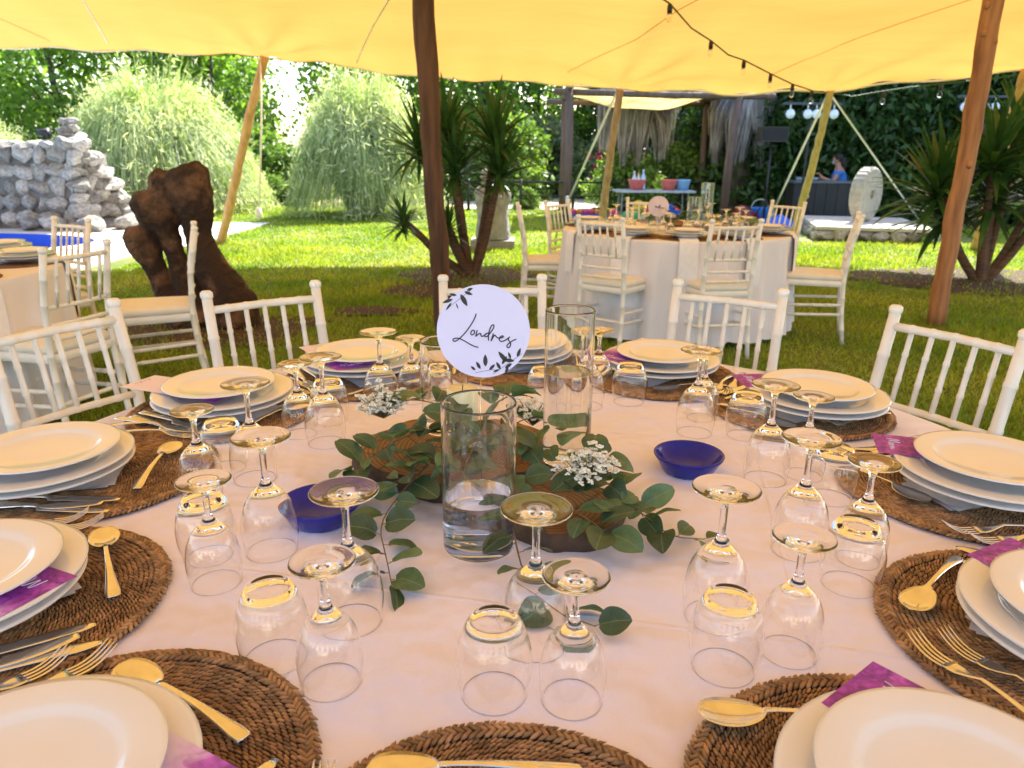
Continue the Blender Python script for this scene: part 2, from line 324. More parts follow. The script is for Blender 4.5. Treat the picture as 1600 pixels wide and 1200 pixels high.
# paving with the pool opening
cx, cyy, rx, ry = -8.3, 10.65, 2.22, 1.22
N = 72; g = MB(); ov, iv = [], []
for k in range(N):
    a = 2 * math.pi * k / N; c_, s_ = math.cos(a), math.sin(a)
    q = max(abs(c_) / 1, abs(s_) / 1); ox = c_ / q; oy = s_ / q
    ov.append(((PX0 - .3 + PX1 + 1.35) / 2 + ox * (PX1 + 1.35 - PX0 + .3) / 2 - (.35 if oy < 0 and ox > 0 else 0), (6.9 + 14) / 2 + oy * (14 - 6.9) / 2, .03)); iv.append((cx + rx * c_, cyy + ry * s_, .03))
v = ov + iv + [(x, y, -.5) for x, y, z in iv] + [(x, y, 0) for x, y, z in ov]
f = [(k, (k + 1) % N, N + (k + 1) % N, N + k) for k in range(N)] + [(3 * N + k, 3 * N + (k + 1) % N, (k + 1) % N, k) for k in range(N)]
g.add(v, f, 0); g.add([v[N + k] for k in range(N)] + [v[2 * N + k] for k in range(N)], [(k, (k + 1) % N, N + (k + 1) % N, N + k) for k in range(N)], 1)
g.add([v[2 * N + k] for k in range(N)], [tuple(range(N))], 1)
tag(g.build('pool_paving', [PAVE, POOLB], None, False), kind='structure')
POOLW = mat('pool_water', (.02, .22, .55), .06, col2=(.04, .35, .65), scale=2, bump=.25, bscale=7, dist=.02)
tag(MB().add([(cx + (rx - .002) * math.cos(2 * math.pi * k / N), cyy + (ry - .002) * math.sin(2 * math.pi * k / N), -.2) for k in range(N)], [tuple(range(N))]).build('pool_water', POOLW, None, False), kind='structure')

# grass blades
rng = np.random.default_rng(3)
def grass():
    n = 520000; u = rng.uniform(0, 1, n); Y = 3.2 * (22.0 / 3.2) ** u - 3.0; X = rng.uniform(-.80, .80, n) * (Y + 3.2)
    keep = np.ones(n, bool)
    keep &= ~((X < PX1 + 1.35) & (Y > 6.9) & (Y < 14))
    for a, b, c, d in SOIL: keep &= ~((((X - a) / c) ** 2 + ((Y - b) / d) ** 2 < .85 + .3 * np.sin(X * 9) * np.cos(Y * 7)) & (rng.uniform(0, 1, n) < .80))
    keep &= ~((X > -1.2) & (Y > 18.1))
    keep &= ~((X > 4.2) & (X < 7.6) & (Y > 11.7) & (Y < 14.6))
    X, Y = X[keep], Y[keep]; n = len(X)
    h = rng.uniform(.022, .05, n) * (1 + .35 * np.sin(X * 1.7 + 1) * np.cos(Y * 1.3)); w = .0022 + .0008 * np.maximum(Y, .5)
    a = rng.uniform(0, 6.28, n); dx, dy = np.cos(a) * w, np.sin(a) * w; lx, ly = rng.normal(size=n) * .018, rng.normal(size=n) * .018
    z0 = np.zeros(n)
    v = np.stack([np.stack([X - dx, Y - dy, z0], 1), np.stack([X + dx, Y + dy, z0], 1), np.stack([X + lx, Y + ly, h], 1)], 1).reshape(-1, 3)
    tag(inst('grass', rawmesh('grass', v, 3, np.arange(3 * n), GRASS)), 'short mown green grass growing over the garden lawn', 'grass', kind='stuff')
grass()

# ================================================================ TENT
EDGE = [(-14,10.6,2.7),(-7.71,10.8,2.63),(-6.79,10.7,2.61),(-4.99,10.5,2.55),(-3.26,10.3,2.48),(-2.63,10.4,2.43),(-1.99,10.5,2.36),(-1.32,10.5,2.26),(-.31,10.6,2.24),(.72,10.7,2.2),(1.4,10.6,2.12),(2.12,10.8,2.15),(2.85,10.9,2.1),(4.31,10.8,2.15),(5.47,10.4,2.26),(6.31,9.8,2.32),(9,8.8,2.3),(14,8.5,2.3)]
def edge(x):
    x = max(-14, min(14, x))
    for a, b in zip(EDGE, EDGE[1:]):
        if x <= b[0]:
            t = (x - a[0]) / (b[0] - a[0]); return a[1] + (b[1] - a[1]) * t, a[2] + (b[2] - a[2]) * t
    return EDGE[-1][1:]
def canopy(x, y):
    ye, ze = edge(x); d = max(0, ye - y); z = ze + 1.15 * (1 - math.exp(-d / 3.6))
    for px, py, h in ((-.6, 5.29, .3), (3.37, 5.81, .3), (-5, 4.5, .3)): z += h * math.exp(-math.hypot(x - px, y - py) / .9)
    return z - .05 * max(0, 3 - y)
def wrinkle(x, y):
    w = 0
    for px, py in ((-.6, 5.29), (3.37, 5.81), (-5, 4.5), (-3.2, 10.28), (1.4, 10.6), (4.31, 10.8), (6.3, 9.8)):
        dx, dy = x - px, y - py; d = math.hypot(dx, dy); a = math.atan2(dy, dx); w += .035 * math.exp(-d / 1.5) * math.sin(a * 9 + px) * min(1, d * 3)
    return w + .012 * noise.noise(Vector((x * 1.3 + y * .7, y * .5 - x * .25, 3)))
tent = thing('stretch_tent', 'wide yellow stretch tent roof spanning the whole top of the picture', 'tent', (0, 0, 2.3))
nx, ny = 220, 130; g = MB(); vv = []
for j in range(ny + 1):
    for i in range(nx + 1):
        x = -9 + 18 * i / nx; ye = edge(x)[0]; t = (j / ny) ** 1.35; y = ye + (-.7 - ye) * t
        z = canopy(x, y) + wrinkle(x, y) + .02 * math.sin(x * 5.1 + 1.3) * math.exp(-(ye - y) * 2.5) + .012 * math.sin(x * 11 + y) * math.exp(-(ye - y) * 1.2)
        vv.append((x, y, z - 2.3))
g.add(vv, [(j * (nx + 1) + i, j * (nx + 1) + i + 1, (j + 1) * (nx + 1) + i + 1, (j + 1) * (nx + 1) + i) for j in range(ny) for i in range(nx)])
g.build('roof_cloth', TENT, tent)
g = MB(); g.tube([(x, edge(x)[0] + .005, canopy(x, edge(x)[0]) - 2.3 - .006 + .02 * math.sin(x * 5.1 + 1.3)) for x in np.linspace(-9, 9, 260)], .014, 6)
g.build('edge_hem', mat('pale_hem', (.75, .72, .62), .8, col2=(.7, .66, .55), scale=9), tent)
def line_on_tent(pts, dz=-.012, n=14):
    out = []
    for a, b in zip(pts, pts[1:]):
        for k in range(n):
            t = k / n; x = a[0] + (b[0] - a[0]) * t; y = a[1] + (b[1] - a[1]) * t; out.append((x, y, canopy(x, y) + dz - 2.3))
    x, y = pts[-1]; out.append((x, y, canopy(x, y) + dz - 2.3)); return out
CORD = mat('pale_cord', (.82, .80, .72), .8, col2=(.7, .7, .6), scale=20)
for pts, r_, m_ in (([(-4.2, 6.8), (-4.77, 8.97), (-4.95, 9.5), (-5.22, 10.32)], .012, CORD), ([(-.5, 6.2), (-1.28, 8.31), (-1.58, 9.09), (-2.04, 10.34)], .010, CORD),
                ([(3.0, 5.9), (1.65, 8.26), (1.33, 9.1), (.69, 10.32)], .006, SEAM), ([(6.2, 5.2), (4.33, 8.31), (3.86, 9.12), (3.32, 10.23)], .006, SEAM), ([(-7.5, 7.0), (-6.5, 9.2), (-6.0, 10.4)], .006, SEAM)):
    MB().tube(line_on_tent(pts), r_, 6, flat=.5).build('seam', m_, tent)

def pole(label, base, top, r0, r1, m, wob=.012, seed=1, group='poles holding up the tent', cat='tent pole'):
    t = thing('tent_pole', label, cat, base, 0, group); r_ = random.Random(seed); b = Vector(base); d = Vector(top) - b; pts, rad = [], []
    for k in range(25):
        s = k / 24; pts.append(tuple(d * s + Vector((r_.uniform(-1, 1), r_.uniform(-1, 1), 0)) * wob * .6 + Vector((math.sin(s * 5 + seed), math.cos(s * 4 + seed), 0)) * wob)); rad.append((r0 + (r1 - r0) * s) * r_.uniform(.93, 1.07))
    MB().tube(pts, rad, 14).build('pole_shaft', m, t)
    for k in range(4):
        g = MB(); s = r_.uniform(.15, .8); a = r_.uniform(3.6, 5.8); p = d * s; rr = r0 + (r1 - r0) * s
        g.ball((p.x + math.cos(a) * rr * .85, p.y + math.sin(a) * rr * .85, p.z), (rr * .34, rr * .34, rr * .5), 1)
        g.build('knot', m, t)
    return t
def ext(a, b, z):
    t = (z - a[2]) / (b[2] - a[2]); return tuple(a[k] + (b[k] - a[k]) * t for k in range(3))
zt = canopy(-.6, 5.29)
pole('thick dark brown bark pole at the centre beside the spiky plant', (-.508, 5.29, 0), ext((-.508, 5.29, 0), (-.581, 5.29, 2.256), zt), .068, .072, POLE, seed=2)
zt = canopy(3.36, 5.81)
pole('reddish brown leaning pole in front of the spiky plant at right', (3.415, 5.81, 0), ext((3.415, 5.81, 0), (3.39, 5.81, 2.32), zt), .066, .072, mat('red_brown_pole', (.42, .20, .08), .7, col2=(.20, .08, .03), scale=6, detail=8, stretch=(3, 3, .35), bump=.6, bscale=22, dist=.008), seed=5)
pole('slim golden pole leaning between the two pampas clumps', (-4.3, 10.93, 0), (-3.2, 10.28, 2.46), .066, .055, BAMBOO, seed=7)
pole('brown pole leaning at the tent edge left of the folding table', (1.35, 11.6, 0), (1.40, 10.58, 2.12), .060, .052, mat('tan_pole', (.40, .27, .18), .7, col2=(.27, .17, .11), scale=6, stretch=(3, 3, .4)), seed=9)
pole('pale golden pole with two white straps left of the millstone', (4.5, 12.0, 0), (4.31, 10.78, 2.14), .062, .050, mat('pale_pole', (.50, .40, .17), .7, col2=(.38, .30, .12), scale=6, stretch=(3, 3, .4)), seed=11)
pole('tan pole rising behind the right hand spiky plant', (6.75, 10.9, 0), (6.25, 9.75, 2.32), .060, .055, BAMBOO, seed=13)
def strap(label, a, b, w=.018, r0=.2):
    t = thing('guy_strap', label, 'strap', b, 0, 'white straps tying the tent edge down'); bv = Vector(b); av = Vector(a) - bv
    g = MB(); g.tube([(0, 0, 0), tuple(av)], w, 6, flat=.35); g.build('webbing', STRAP, t)
    p = av * r0; g = MB(); g.box(p, (.07, .05, .12)); g.ball(tuple(p + Vector((0, 0, .08))), .045, 1); g.build('ratchet', plain('ratchet_white', (.6, .62, .62)), t)
    MB().tube([(0, 0, -.1), (0, 0, .04)], .02, 6).build('peg', GREYPOLE, t)
strap('white strap running down left from the pale pole behind the table', (4.29, 10.82, 2.1), (4.7, 14.0, 0), r0=.14)
strap('white strap running down right from the pale pole past the millstone', (4.33, 10.82, 2.1), (7.5, 13.6, 0), r0=.06)
strap('white strap running down left from the brown pole to the lawn', (1.38, 10.62, 2.1), (.85, 14.4, 0), r0=.22)
t = thing('hanging_cord', 'thin cord with small white weight hanging beside the golden pole', 'cord', (-3.3, 10.25, 0))
MB().tube([(.05, 0, 2.44), (-.02, 0, 1.6), (-.15, 0, .55)], .012, 6).build('cord_line', CORD, t); MB().lathe([(0, 0), (.04, .01), (.05, .06), (.035, .14), (0, .16)], 10, (-.16, 0, .42)).build('weight', STRAP, t)

# string lights
t = thing('string_lights', 'dark festoon cable with hanging bulbs under the yellow tent roof', 'string lights', (3, 9.5, 2.3))
base = Vector((3, 9.5, 2.3))
pts = [(.7, 7.0, 2.84), (1.46, 7.95, 2.73), (1.53, 8.06, 2.72), (1.91, 8.77, 2.61), (2.24, 9.19, 2.54), (2.55, 9.57, 2.44), (2.79, 9.73, 2.40), (3.27, 10.16, 2.29), (3.69, 10.52, 2.20), (4.04, 10.74, 2.14), (4.31, 10.8, 2.12)]
MB().tube([tuple(Vector(p) - base) for p in pts], .009, 6).build('cable', CABLE, t)
p2 = [(4.31, 10.8, 2.12), (4.6, 10.75, 2.07), (4.95, 10.6, 2.13), (5.4, 10.4, 2.19), (5.9, 10.1, 2.23), (6.25, 9.8, 2.27), (7, 9.5, 2.2)]
MB().tube([tuple(Vector(p) - base) for p in p2], .010, 6).build('cable', CABLE, t)
BULB = glassmat('bulb_glass', (.95, .96, .95), 1.2)
sm = MB().lathe([(0, 0), (.02, 0), (.026, -.03), (.026, -.085), (0, -.085)], 10).mesh('socket', PLASTB); bm_ = MB().lathe([(0, -.0851), (.018, -.09), (.03, -.12), (.026, -.15), (.012, -.165), (0, -.168)], 12).mesh('bulb', BULB)
for p in [pts[2], pts[4], pts[6], pts[7], pts[8], pts[9], (4.95, 10.6, 2.13), (5.55, 10.32, 2.2), (6.25, 9.8, 2.27)]:
    q = Vector(p) - base; s_ = inst('socket', sm, t, q); inst('bulb', bm_, s_)

# ================================================================ CHAIRS
def ringed(pts, r, step=.085, amp=.16, taper=None, seg=10):
    """turned bamboo-look bar through pts with raised double rings"""
    pts = [Vector(p) for p in pts]; L_ = [0]
    for a, b in zip(pts, pts[1:]): L_.append(L_[-1] + (b - a).length)
    T = L_[-1]; st = [0, T]; n = max(1, round(T / step))
    for k in range(1, n):
        c = T * k / n; st += [c - .007, c - .0045, c - .001, c + .001, c + .0045, c + .007]
    st = sorted(x for x in st if 0 <= x <= T); out, rad = [], []
    for s in st:
        i = max(j for j in range(len(L_)) if L_[j] <= s + 1e-9); i = min(i, len(pts) - 2)
        out.append(pts[i].lerp(pts[i + 1], (s - L_[i]) / (L_[i + 1] - L_[i]))); q = 1.
        for k in range(1, n):
            d = abs(s - T * k / n)
            if .001 < d <= .005: q = 1 + amp
            elif d <= .0011: q = 1 + amp * .35
        rr = r if taper is None else r * (taper[0] + (taper[1] - taper[0]) * s / T); rad.append(rr * q)
    return out, rad
def make_chair():
    t = thing('chiavari_chair', 'x', 'chair')
    def bar(name, pts, r, **k):
        seg = k.pop('seg', 10); a, b = ringed(pts, r, **k); return MB().tube(a, b, seg).mesh(name, CHAIRW)
    W_ = .165
    def curve(x): return [(x * 1.05, -.235, 0), (x * 1.03, -.205, .22), (x, -.19, .45), (x, -.205, .68), (x, -.25, .90)]
    for s in (-1, 1):
        me = bar('back_post', curve(s * W_), .0150, step=.115, amp=.10, seg=12); p = inst('back_post', me, t)
        MB().lathe([(0, .926), (.012, .9245), (.0175, .919), (.0182, .909), (.0165, .904), (.0140, .901), (.0150, .897), (0, .897)], 14, (s * W_, -.2505, 0)).build('finial', CHAIRW, p)
        inst('front_leg', bar('front_leg', [(s * .19, .195, 0), (s * .185, .185, .43)], .0165, step=.12, amp=.16, taper=(.72, 1.05)), t)
    inst('top_rail', bar('top_rail', [(-W_, -.243, .868), (0, -.258, .868), (W_, -.243, .868)], .0115, step=.055, amp=.12), t)
    def ypost(z): return -.205 - (z - .68) / .22 * .045 if z > .68 else -.19 - (z - .45) / .23 * .015
    for z in (.662, .583, .52): inst('back_rail', bar('back_rail', [(-W_, ypost(z), z), (0, ypost(z) - .012, z), (W_, ypost(z), z)], .0095, step=.055, amp=.14), t)
    for k in range(5):
        x = -.112 + .056 * k; inst('spindle', bar('spindle', [(x, ypost(.662) - .010, .662), (x, -.255, .868)], .0072, step=.068, amp=.20), t)
    for z in (.20, .27): 
        for s in (-1, 1): inst('side_stretcher', bar('side_stretcher', [(s * .172, -.205, z + .02), (s * .187, .188, z)], .0105, step=.09), t)
    for z in (.18, .25): inst('front_stretcher', bar('front_stretcher', [(-.187, .19, z), (.187, .19, z)], .0105, step=.09), t)
    inst('back_stretcher', bar('back_stretcher', [(-.172, -.206, .23), (.172, -.206, .23)], .0105, step=.09), t)
    g = MB(); out = []
    def ring(sx0, sx1, y0, y1, rr, z):
        o = []
        for (cx_, cy_, a0) in ((sx1 - rr, y1 - rr, 0), (-sx1 + rr, y1 - rr, 90), (-sx0 + rr, y0 + rr, 180), (sx0 - rr, y0 + rr, 270)):
            for k in range(6): a = R(a0 + 18 * k); o.append((cx_ + rr * math.cos(a), cy_ + rr * math.sin(a), z))
        return o
    def stack(rings, name, m, par):
        n = 24; v = [p for r_ in rings for p in r_]; f = [(i * n + k, i * n + (k + 1) % n, (i + 1) * n + (k + 1) % n, (i + 1) * n + k) for i in range(len(rings) - 1) for k in range(n)]
        f += [tuple(range(n))[::-1], tuple((len(rings) - 1) * n + k for k in range(n))]; return MB().add(v, f).build(name, m, par)
    stack([ring(.17, .195, -.195, .205, .03, .415), ring(.175, .20, -.20, .21, .03, .42), ring(.175, .20, -.20, .21, .03, .452), ring(.17, .195, -.195, .205, .03, .457)], 'seat_frame', CHAIRW, t)
    stack([ring(.165, .19, -.19, .20, .04, .4575), ring(.175, .20, -.20, .21, .045, .466), ring(.175, .20, -.20, .21, .045, .485), ring(.165, .19, -.19, .20, .045, .497), ring(.13, .15, -.15, .16, .05, .504), ring(.06, .07, -.07, .08, .03, .507)], 'seat_cushion', CUSHION, t)
    return t
chair0 = make_chair(); remember(chair0); cused = [False]
TC = (.0195, 1.183)
def chair_at(x, y, face, label, group):
    """face: direction the sitter looks, degrees"""
    o = place(chair0, cused[0], label, (x, y, 0), R(face - 90), group); cused[0] = True; return o
def chair_round(c, ang, rad, label, group, turn=0):
    """rad: distance of the back's top from the table centre"""
    a = R(ang); q = rad - .25; return chair_at(c[0] + q * math.cos(a), c[1] + q * math.sin(a), ang + 180 + turn, label, group)
G1 = 'white chairs round the large foreground table'
chair_round(TC, 151, 1.36, 'white spindle back chair at the left edge beyond the foreground table', G1)
chair_round(TC, 127, 1.285, 'white chair in front of the rusty brown sculpture', G1)
chair_round(TC, 93.5, 1.27, 'white chair directly behind the round lavender sign', G1, 2)
chair_round(TC, 59.5, 1.30, 'white chair behind the table right of the tall cylinder vase', G1)
chair_round(TC, 30.5, 1.285, 'white chair at the right edge of the photo below the leaning pole', G1)
C2 = (1.27, 5.86); G2 = 'white chairs round the far table'
chair_round(C2, 234, 1.20, 'white chair with full back visible at the front left of the far table', G2)
chair_round(C2, 276, 1.14, 'white chair at the front right of the far table, back toward us', G2, 4)
chair_at(2.22, 5.42, 160, 'white chair seen side on at the right of the far table', G2)
chair_at(.29, 6.05, 2, 'white chair seen side on at the left of the far table', G2)
chair_round(C2, 140, 1.16, 'white chair on the far left side behind the far table', G2)
chair_round(C2, 92, 1.20, 'white chair directly behind the far table under the folding table', G2)
chair_round(C2, 35, 1.40, 'white chair behind the far table against the pale golden pole', G2)
C3 = (-3.16, 3.52); G3 = 'white chairs round the left table'
chair_round(C3, -12, 1.30, 'white chair in front of the left table, just behind the nearest left chair', G3, -6)
chair_at(-2.0, 4.06, 203, 'white chair seen side on between the left table and the brown sculpture', G3)
chair_round(C3, 62, 1.10, 'small white chair beyond the left table in front of the blue pool', G3)

# ================================================================ TABLES AND CLOTHS
def cloth(c, rad, ztop, zbot, nfold, amp, m, label, name='tablecloth', seed=0, rings=26):
    r_ = random.Random(seed); ph = [r_.uniform(0, 6.28) for _ in range(6)]; seg = 288; g = MB(); vs, rows = [], []
    vs.append((0, 0, ztop)); 
    prof = [(rad * k / 10, ztop, 0) for k in range(1, 10)] + [(rad - .012, ztop, 0), (rad - .004, ztop - .002, 0), (rad, ztop - .008, 0)]
    for k in range(1, rings + 1):
        s = k / rings; prof.append((rad + .012 * s + .02 * s, ztop - .008 - (ztop - .008 - zbot) * s, s))
    for r0, z, s in prof:
        row = []
        for k in range(seg):
            a = 2 * math.pi * k / seg; w = 0
            if s > 0:
                e = s ** .75
                w = e * amp * (.75 * math.sin(nfold * a + ph[0] + .9 * math.sin(3 * a + ph[1])) + .35 * math.sin(nfold * 1.73 * a // 1 * 0 + round(nfold * 1.6) * a + ph[2] + s * .8) + .15 * math.sin(round(nfold * 2.7) * a + ph[3]))
            row.append(len(vs)); vs.append(((r0 + w) * math.cos(a), (r0 + w) * math.sin(a), z + (.012 * math.sin(nfold * a + ph[4]) if s > .97 else 0)))
        rows.append(row)
    fs = [(0, rows[0][k], rows[0][(k + 1) % seg]) for k in range(seg)]
    for a, b in zip(rows, rows[1:]): fs += [(a[k], b[k], b[(k + 1) % seg], a[(k + 1) % seg]) for k in range(seg)]
    g.add(vs, fs); o = g.build(name, m, None, True, (c[0], c[1], 0)); return tag(o, label, 'tablecloth')
cloth(TC, .984, .75, .06, 30, .02, CLOTH, 'white round tablecloth filling the foreground under the glasses', seed=1)
cloth(C2, .88, .75, .05, 22, .045, CLOTHF, 'white cloth falling in folds from the far round table', seed=2)
cloth(C3, .88, .75, .05, 22, .04, CLOTHF, 'white cloth on the round table at the left edge', seed=3)

# ================================================================ TABLEWARE PROTOTYPES
def smoothprof(p, n=3):
    for _ in range(n):
        q = [p[0]]
        for a, b in zip(p, p[1:]): q += [(a[0] * .75 + b[0] * .25, a[1] * .75 + b[1] * .25), (a[0] * .25 + b[0] * .75, a[1] * .25 + b[1] * .75)]
        q.append(p[-1]); p = q
    return p
def wine(h, rrim, rmax, bowl, rst, rfoot, seg=40, n=2):
    th = .0011
    foot = [(0, h - .0015), (rst * 1.5, h - .0025), (rfoot * .75, h - .0006), (rfoot - .0012, h), (rfoot, h - .0012), (rfoot - .001, h - .0028), (rfoot * .6, h - .0052), (rst * 2.2, h - .010), (rst, h - .020)]
    stem = [(rst * .92, h - .035), (rst * .92, bowl + .02), (rst * 1.3, bowl + .006)]
    outer = [(rmax * .36, bowl - .0035), (rmax * .66, bowl * .86), (rmax * .90, bowl * .66), (rmax, bowl * .40), (rmax * .985, bowl * .2), (rrim, 0)]
    inner = [(rrim - th, 0), (rmax * .985 - th, bowl * .2), (rmax - th, bowl * .40), (rmax * .90 - th, bowl * .655), (rmax * .66 - th, bowl * .845), (rmax * .34, bowl - .010), (0, bowl - .0075)]
    return MB().lathe(smoothprof(foot + stem + outer, n) + smoothprof(inner, n), seg).mesh('wine_glass', GLASS)
def tumbler(seg=40, n=2):
    h = .095; th = .0013
    outer = [(0, h - .002), (.018, h - .0005), (.0235, h), (.028, h - .003), (.036, h * .78), (.0415, h * .56), (.0415, h * .36), (.039, h * .15), (.0355, 0)]
    inner = [(.0355 - th, 0), (.039 - th, h * .15), (.0415 - th, h * .36), (.0412 - th, h * .56), (.034, h * .78), (.024, h - .011), (0, h - .0095)]
    return MB().lathe(smoothprof(outer, n) + smoothprof(inner, n), seg).mesh('tumbler', GLASS)
WL = wine(.180, .0365, .0405, .104, .0048, .0415); WS = wine(.153, .0325, .0365, .092, .0045, .0355); TU = tumbler()
WLf, WSf, TUf = wine(.180, .0365, .0405, .104, .0048, .0415, 14, 1), wine(.153, .0325, .0365, .092, .0045, .0355, 14, 1), tumbler(14, 1)
def plate(r, depth, seg=72, flat=.66):
    t = .0035
    p = [(0, .0062), (r * flat * .5, .0062), (r * flat * .93, .0064), (r * flat * .99, .0080), (r * (flat + .035), depth * .66), (r * (flat + .06), depth * .74), (r * (flat + .09), depth * .78), (r * .96, depth - .0008), (r, depth - .0012), (r - .0005, depth - .0034), (r * .95, depth - t - .0012), (r * (flat + .06), .0065), (r * flat, .002), (r * flat * .93, 0), (r * flat * .88, .0018), (0, .0022)]
    return MB().lathe(p, seg).mesh('plate', CHINA)
PL_A, PL_B = plate(.150, .020), plate(.120, .0165, flat=.68)
PL_Af, PL_Bf = plate(.150, .022, 28), plate(.120, .018, 28)
def bowlmesh():
    p = [(0, .007), (.036, .007), (.044, .011), (.058, .031), (.0605, .0355), (.063, .036), (.0645, .0345), (.0635, .031), (.058, .0235), (.047, .003), (.043, 0), (.040, .002), (0, .002)]
    return MB().lathe(p, 56).mesh('dish', BLUEG)
# cutlery: ribbons along +X (0 = bowl/tine/blade tip, L = handle end)
def ribbon(st, nt=7):
    """st: (x, half width, z, cup, thickness, yoff)"""
    vs, fs = [], []; n = len(st)
    for side in (0, 1):
        for x, w, z, cup, th, yo in st:
            for k in range(nt):
                t = -1 + 2 * k / (nt - 1); e = 1 - .75 * t ** 4
                vs.append((x, yo + w * t, z + cup * t * t + (th * .5 * e if side == 0 else -th * .5 * e)))
    o = n * nt
    for i in range(n - 1):
        for k in range(nt - 1):
            a = i * nt + k; fs.append((a, a + nt, a + nt + 1, a + 1)); fs.append((o + a, o + a + 1, o + a + nt + 1, o + a + nt))
        for k in (0, nt - 1):
            a = i * nt + k; q = (a, o + a, o + a + nt, a + nt); fs.append(q if k == 0 else q[::-1])
    for i in (0, n - 1):
        for k in range(nt - 1):
            a = i * nt + k; q = (a, a + 1, o + a + 1, o + a); fs.append(q if i == 0 else q[::-1])
    return vs, fs
def handle(x0, L_, w0=.0032, w1=.0108, z0=.012):
    st = []
    for k in range(13):
        s = k / 12; x = x0 + (L_ - x0) * s; w = w0 + (w1 - w0) * s ** 2.2; z = z0 * (1 - s) ** 1.5 + .0025 + .010 * math.sin(s * math.pi) * .5
        if k == 12: w *= .80
        st.append((x, w, z, -.0006 * (1 if s > .3 else 0), .0026, 0))
    st.append((L_ + .0025, w1 * .35, .0025, 0, .002, 0)); return st
def spoon():
    st = []
    for k in range(19):
        s = k / 18; x = .066 * s; w = .0205 * math.sqrt(max(0, 1 - (2 * s * .97 - 1) ** 2)) * (1 - .22 * (s - .42)) + .0006
        if s > .9: w = max(w, .0034)
        zc = .0018 + .012 * (2 * s - 1) ** 2 * .55 - .0; cup = .0065 * (w / .0205) ** 1.5; st.append((x, w, zc, cup, .0016, 0))
    return MB().add(*ribbon(st + handle(.069, .198, z0=.0105)), 0).mesh('spoon', STEEL)
def fork():
    g = MB()
    for k in range(4):
        y = -.0093 + .0062 * k; st = []
        for j in range(8):
            s = j / 7; x = .052 * s; st.append((x, .0009 + .0010 * min(1, s * 2.5), .011 * (1 - s) ** 2 + .0045 - .0035 * math.sin(s * math.pi), 0, .0016, y))
        g.add(*ribbon(st, 3))
    st = [(.050, .0112, .0045, .0006, .0017, 0), (.058, .0114, .0043, .0012, .0018, 0), (.066, .0102, .005, .0012, .002, 0), (.074, .0068, .0068, .0008, .0022, 0), (.082, .004, .0098, 0, .0024, 0)]
    g.add(*ribbon(st + handle(.090, .200, z0=.011))); return g.mesh('fork', STEEL)
def knife(fish=False):
    st = []
    for k in range(14):
        s = k / 13; x = .115 * s
        if fish: w = .0115 * math.sin(math.pi * min(1, .12 + s * .95)) ** .6 if s < .93 else .005; yo = .003 * math.sin(s * math.pi)
        else: w = .0098 * min(1, (s + .04) * 4.2) ** .6; yo = .0012
        st.append((x, max(w, .0012), .0022, 0, .0012 + .0008 * s, yo))
    st += [(.120, .0045, .0035, 0, .005, 0)]
    for k in range(9):
        s = k / 8; x = .124 + (.225 - .124) * s; st.append((x, .0052 + .0042 * s ** 1.3, .0045, 0, .0062 if s < .95 else .004, 0))
    st.append((.2275, .004, .0045, 0, .002, 0)); g = MB(); g.add(*ribbon(st, 7)); return g.mesh('knife', STEEL)
SPOON, FORK, KNIFE, FISH = spoon(), fork(), knife(), knife(True)

def strand_mesh():
    """one plaited seagrass mat: rings of slanted strands over a dark core"""
    r_ = random.Random(5); vs, fs = [], []
    base = [(-1, 0, 0), (-.45, -.8, .25), (-.45, .8, .25), (-.3, 0, 1), (.45, -.8, .25), (.45, .8, .25), (.3, 0, 1), (1, 0, 0), (-.2, 0, -.6), (.2, 0, -.6)]
    bf = [(0, 1, 3), (0, 3, 2), (1, 4, 6, 3), (3, 6, 5, 2), (4, 7, 6), (7, 5, 6), (0, 8, 1), (0, 2, 8), (1, 8, 9, 4), (2, 5, 9, 8), (4, 9, 7), (5, 7, 9)]
    def strand(r, a, ln, wd, ht, ang, z):
        c, s = math.cos(a), math.sin(a); px, py = r * c, r * s; dx, dy = math.cos(a + math.pi / 2 + ang), math.sin(a + math.pi / 2 + ang); o = len(vs)
        for x, y, h in base: vs.append((px + dx * x * ln - dy * y * wd, py + dy * x * ln + dx * y * wd, z + h * ht))
        fs.extend([tuple(i + o for i in f) for f in bf])
    rr = .006; k = 0
    while rr < .182:
        n = max(5, int(2 * math.pi * rr / .0058)); ph = r_.uniform(0, 6)
        for i in range(n):
            strand(rr + r_.uniform(-.0006, .0006), 2 * math.pi * i / n + ph, .0062 * r_.uniform(.9, 1.2), .0021 * r_.uniform(.85, 1.2), .0030 * r_.uniform(.8, 1.25), .62 + r_.uniform(-.15, .15), .0045 + r_.uniform(-.0006, .0008))
        rr += .0064; k += 1
    # plaited rim in two crossing rows
    for rr, sg, z in ((.187, 1, .0062), (.1935, -1, .0068), (.199, 1, .0048)):
        n = int(2 * math.pi * rr / .0078)
        for i in range(n): strand(rr + r_.uniform(-.0008, .0008), 2 * math.pi * i / n + (.02 if sg < 0 else 0), .0092 * r_.uniform(.9, 1.2), .0033, .0042 * r_.uniform(.85, 1.2), sg * .7 + r_.uniform(-.15, .15), z)
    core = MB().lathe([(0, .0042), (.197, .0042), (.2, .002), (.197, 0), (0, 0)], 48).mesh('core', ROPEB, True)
    m = MB().add(vs, fs).mesh('woven_strands', ROPE, True); return core, m
MATCORE, MATSTR = strand_mesh()
MATSIMPLE = MB().lathe([(0, .006), (.19, .006), (.2, .004), (.2, 0), (0, 0)], 32).mesh('placemat', MATFAR)
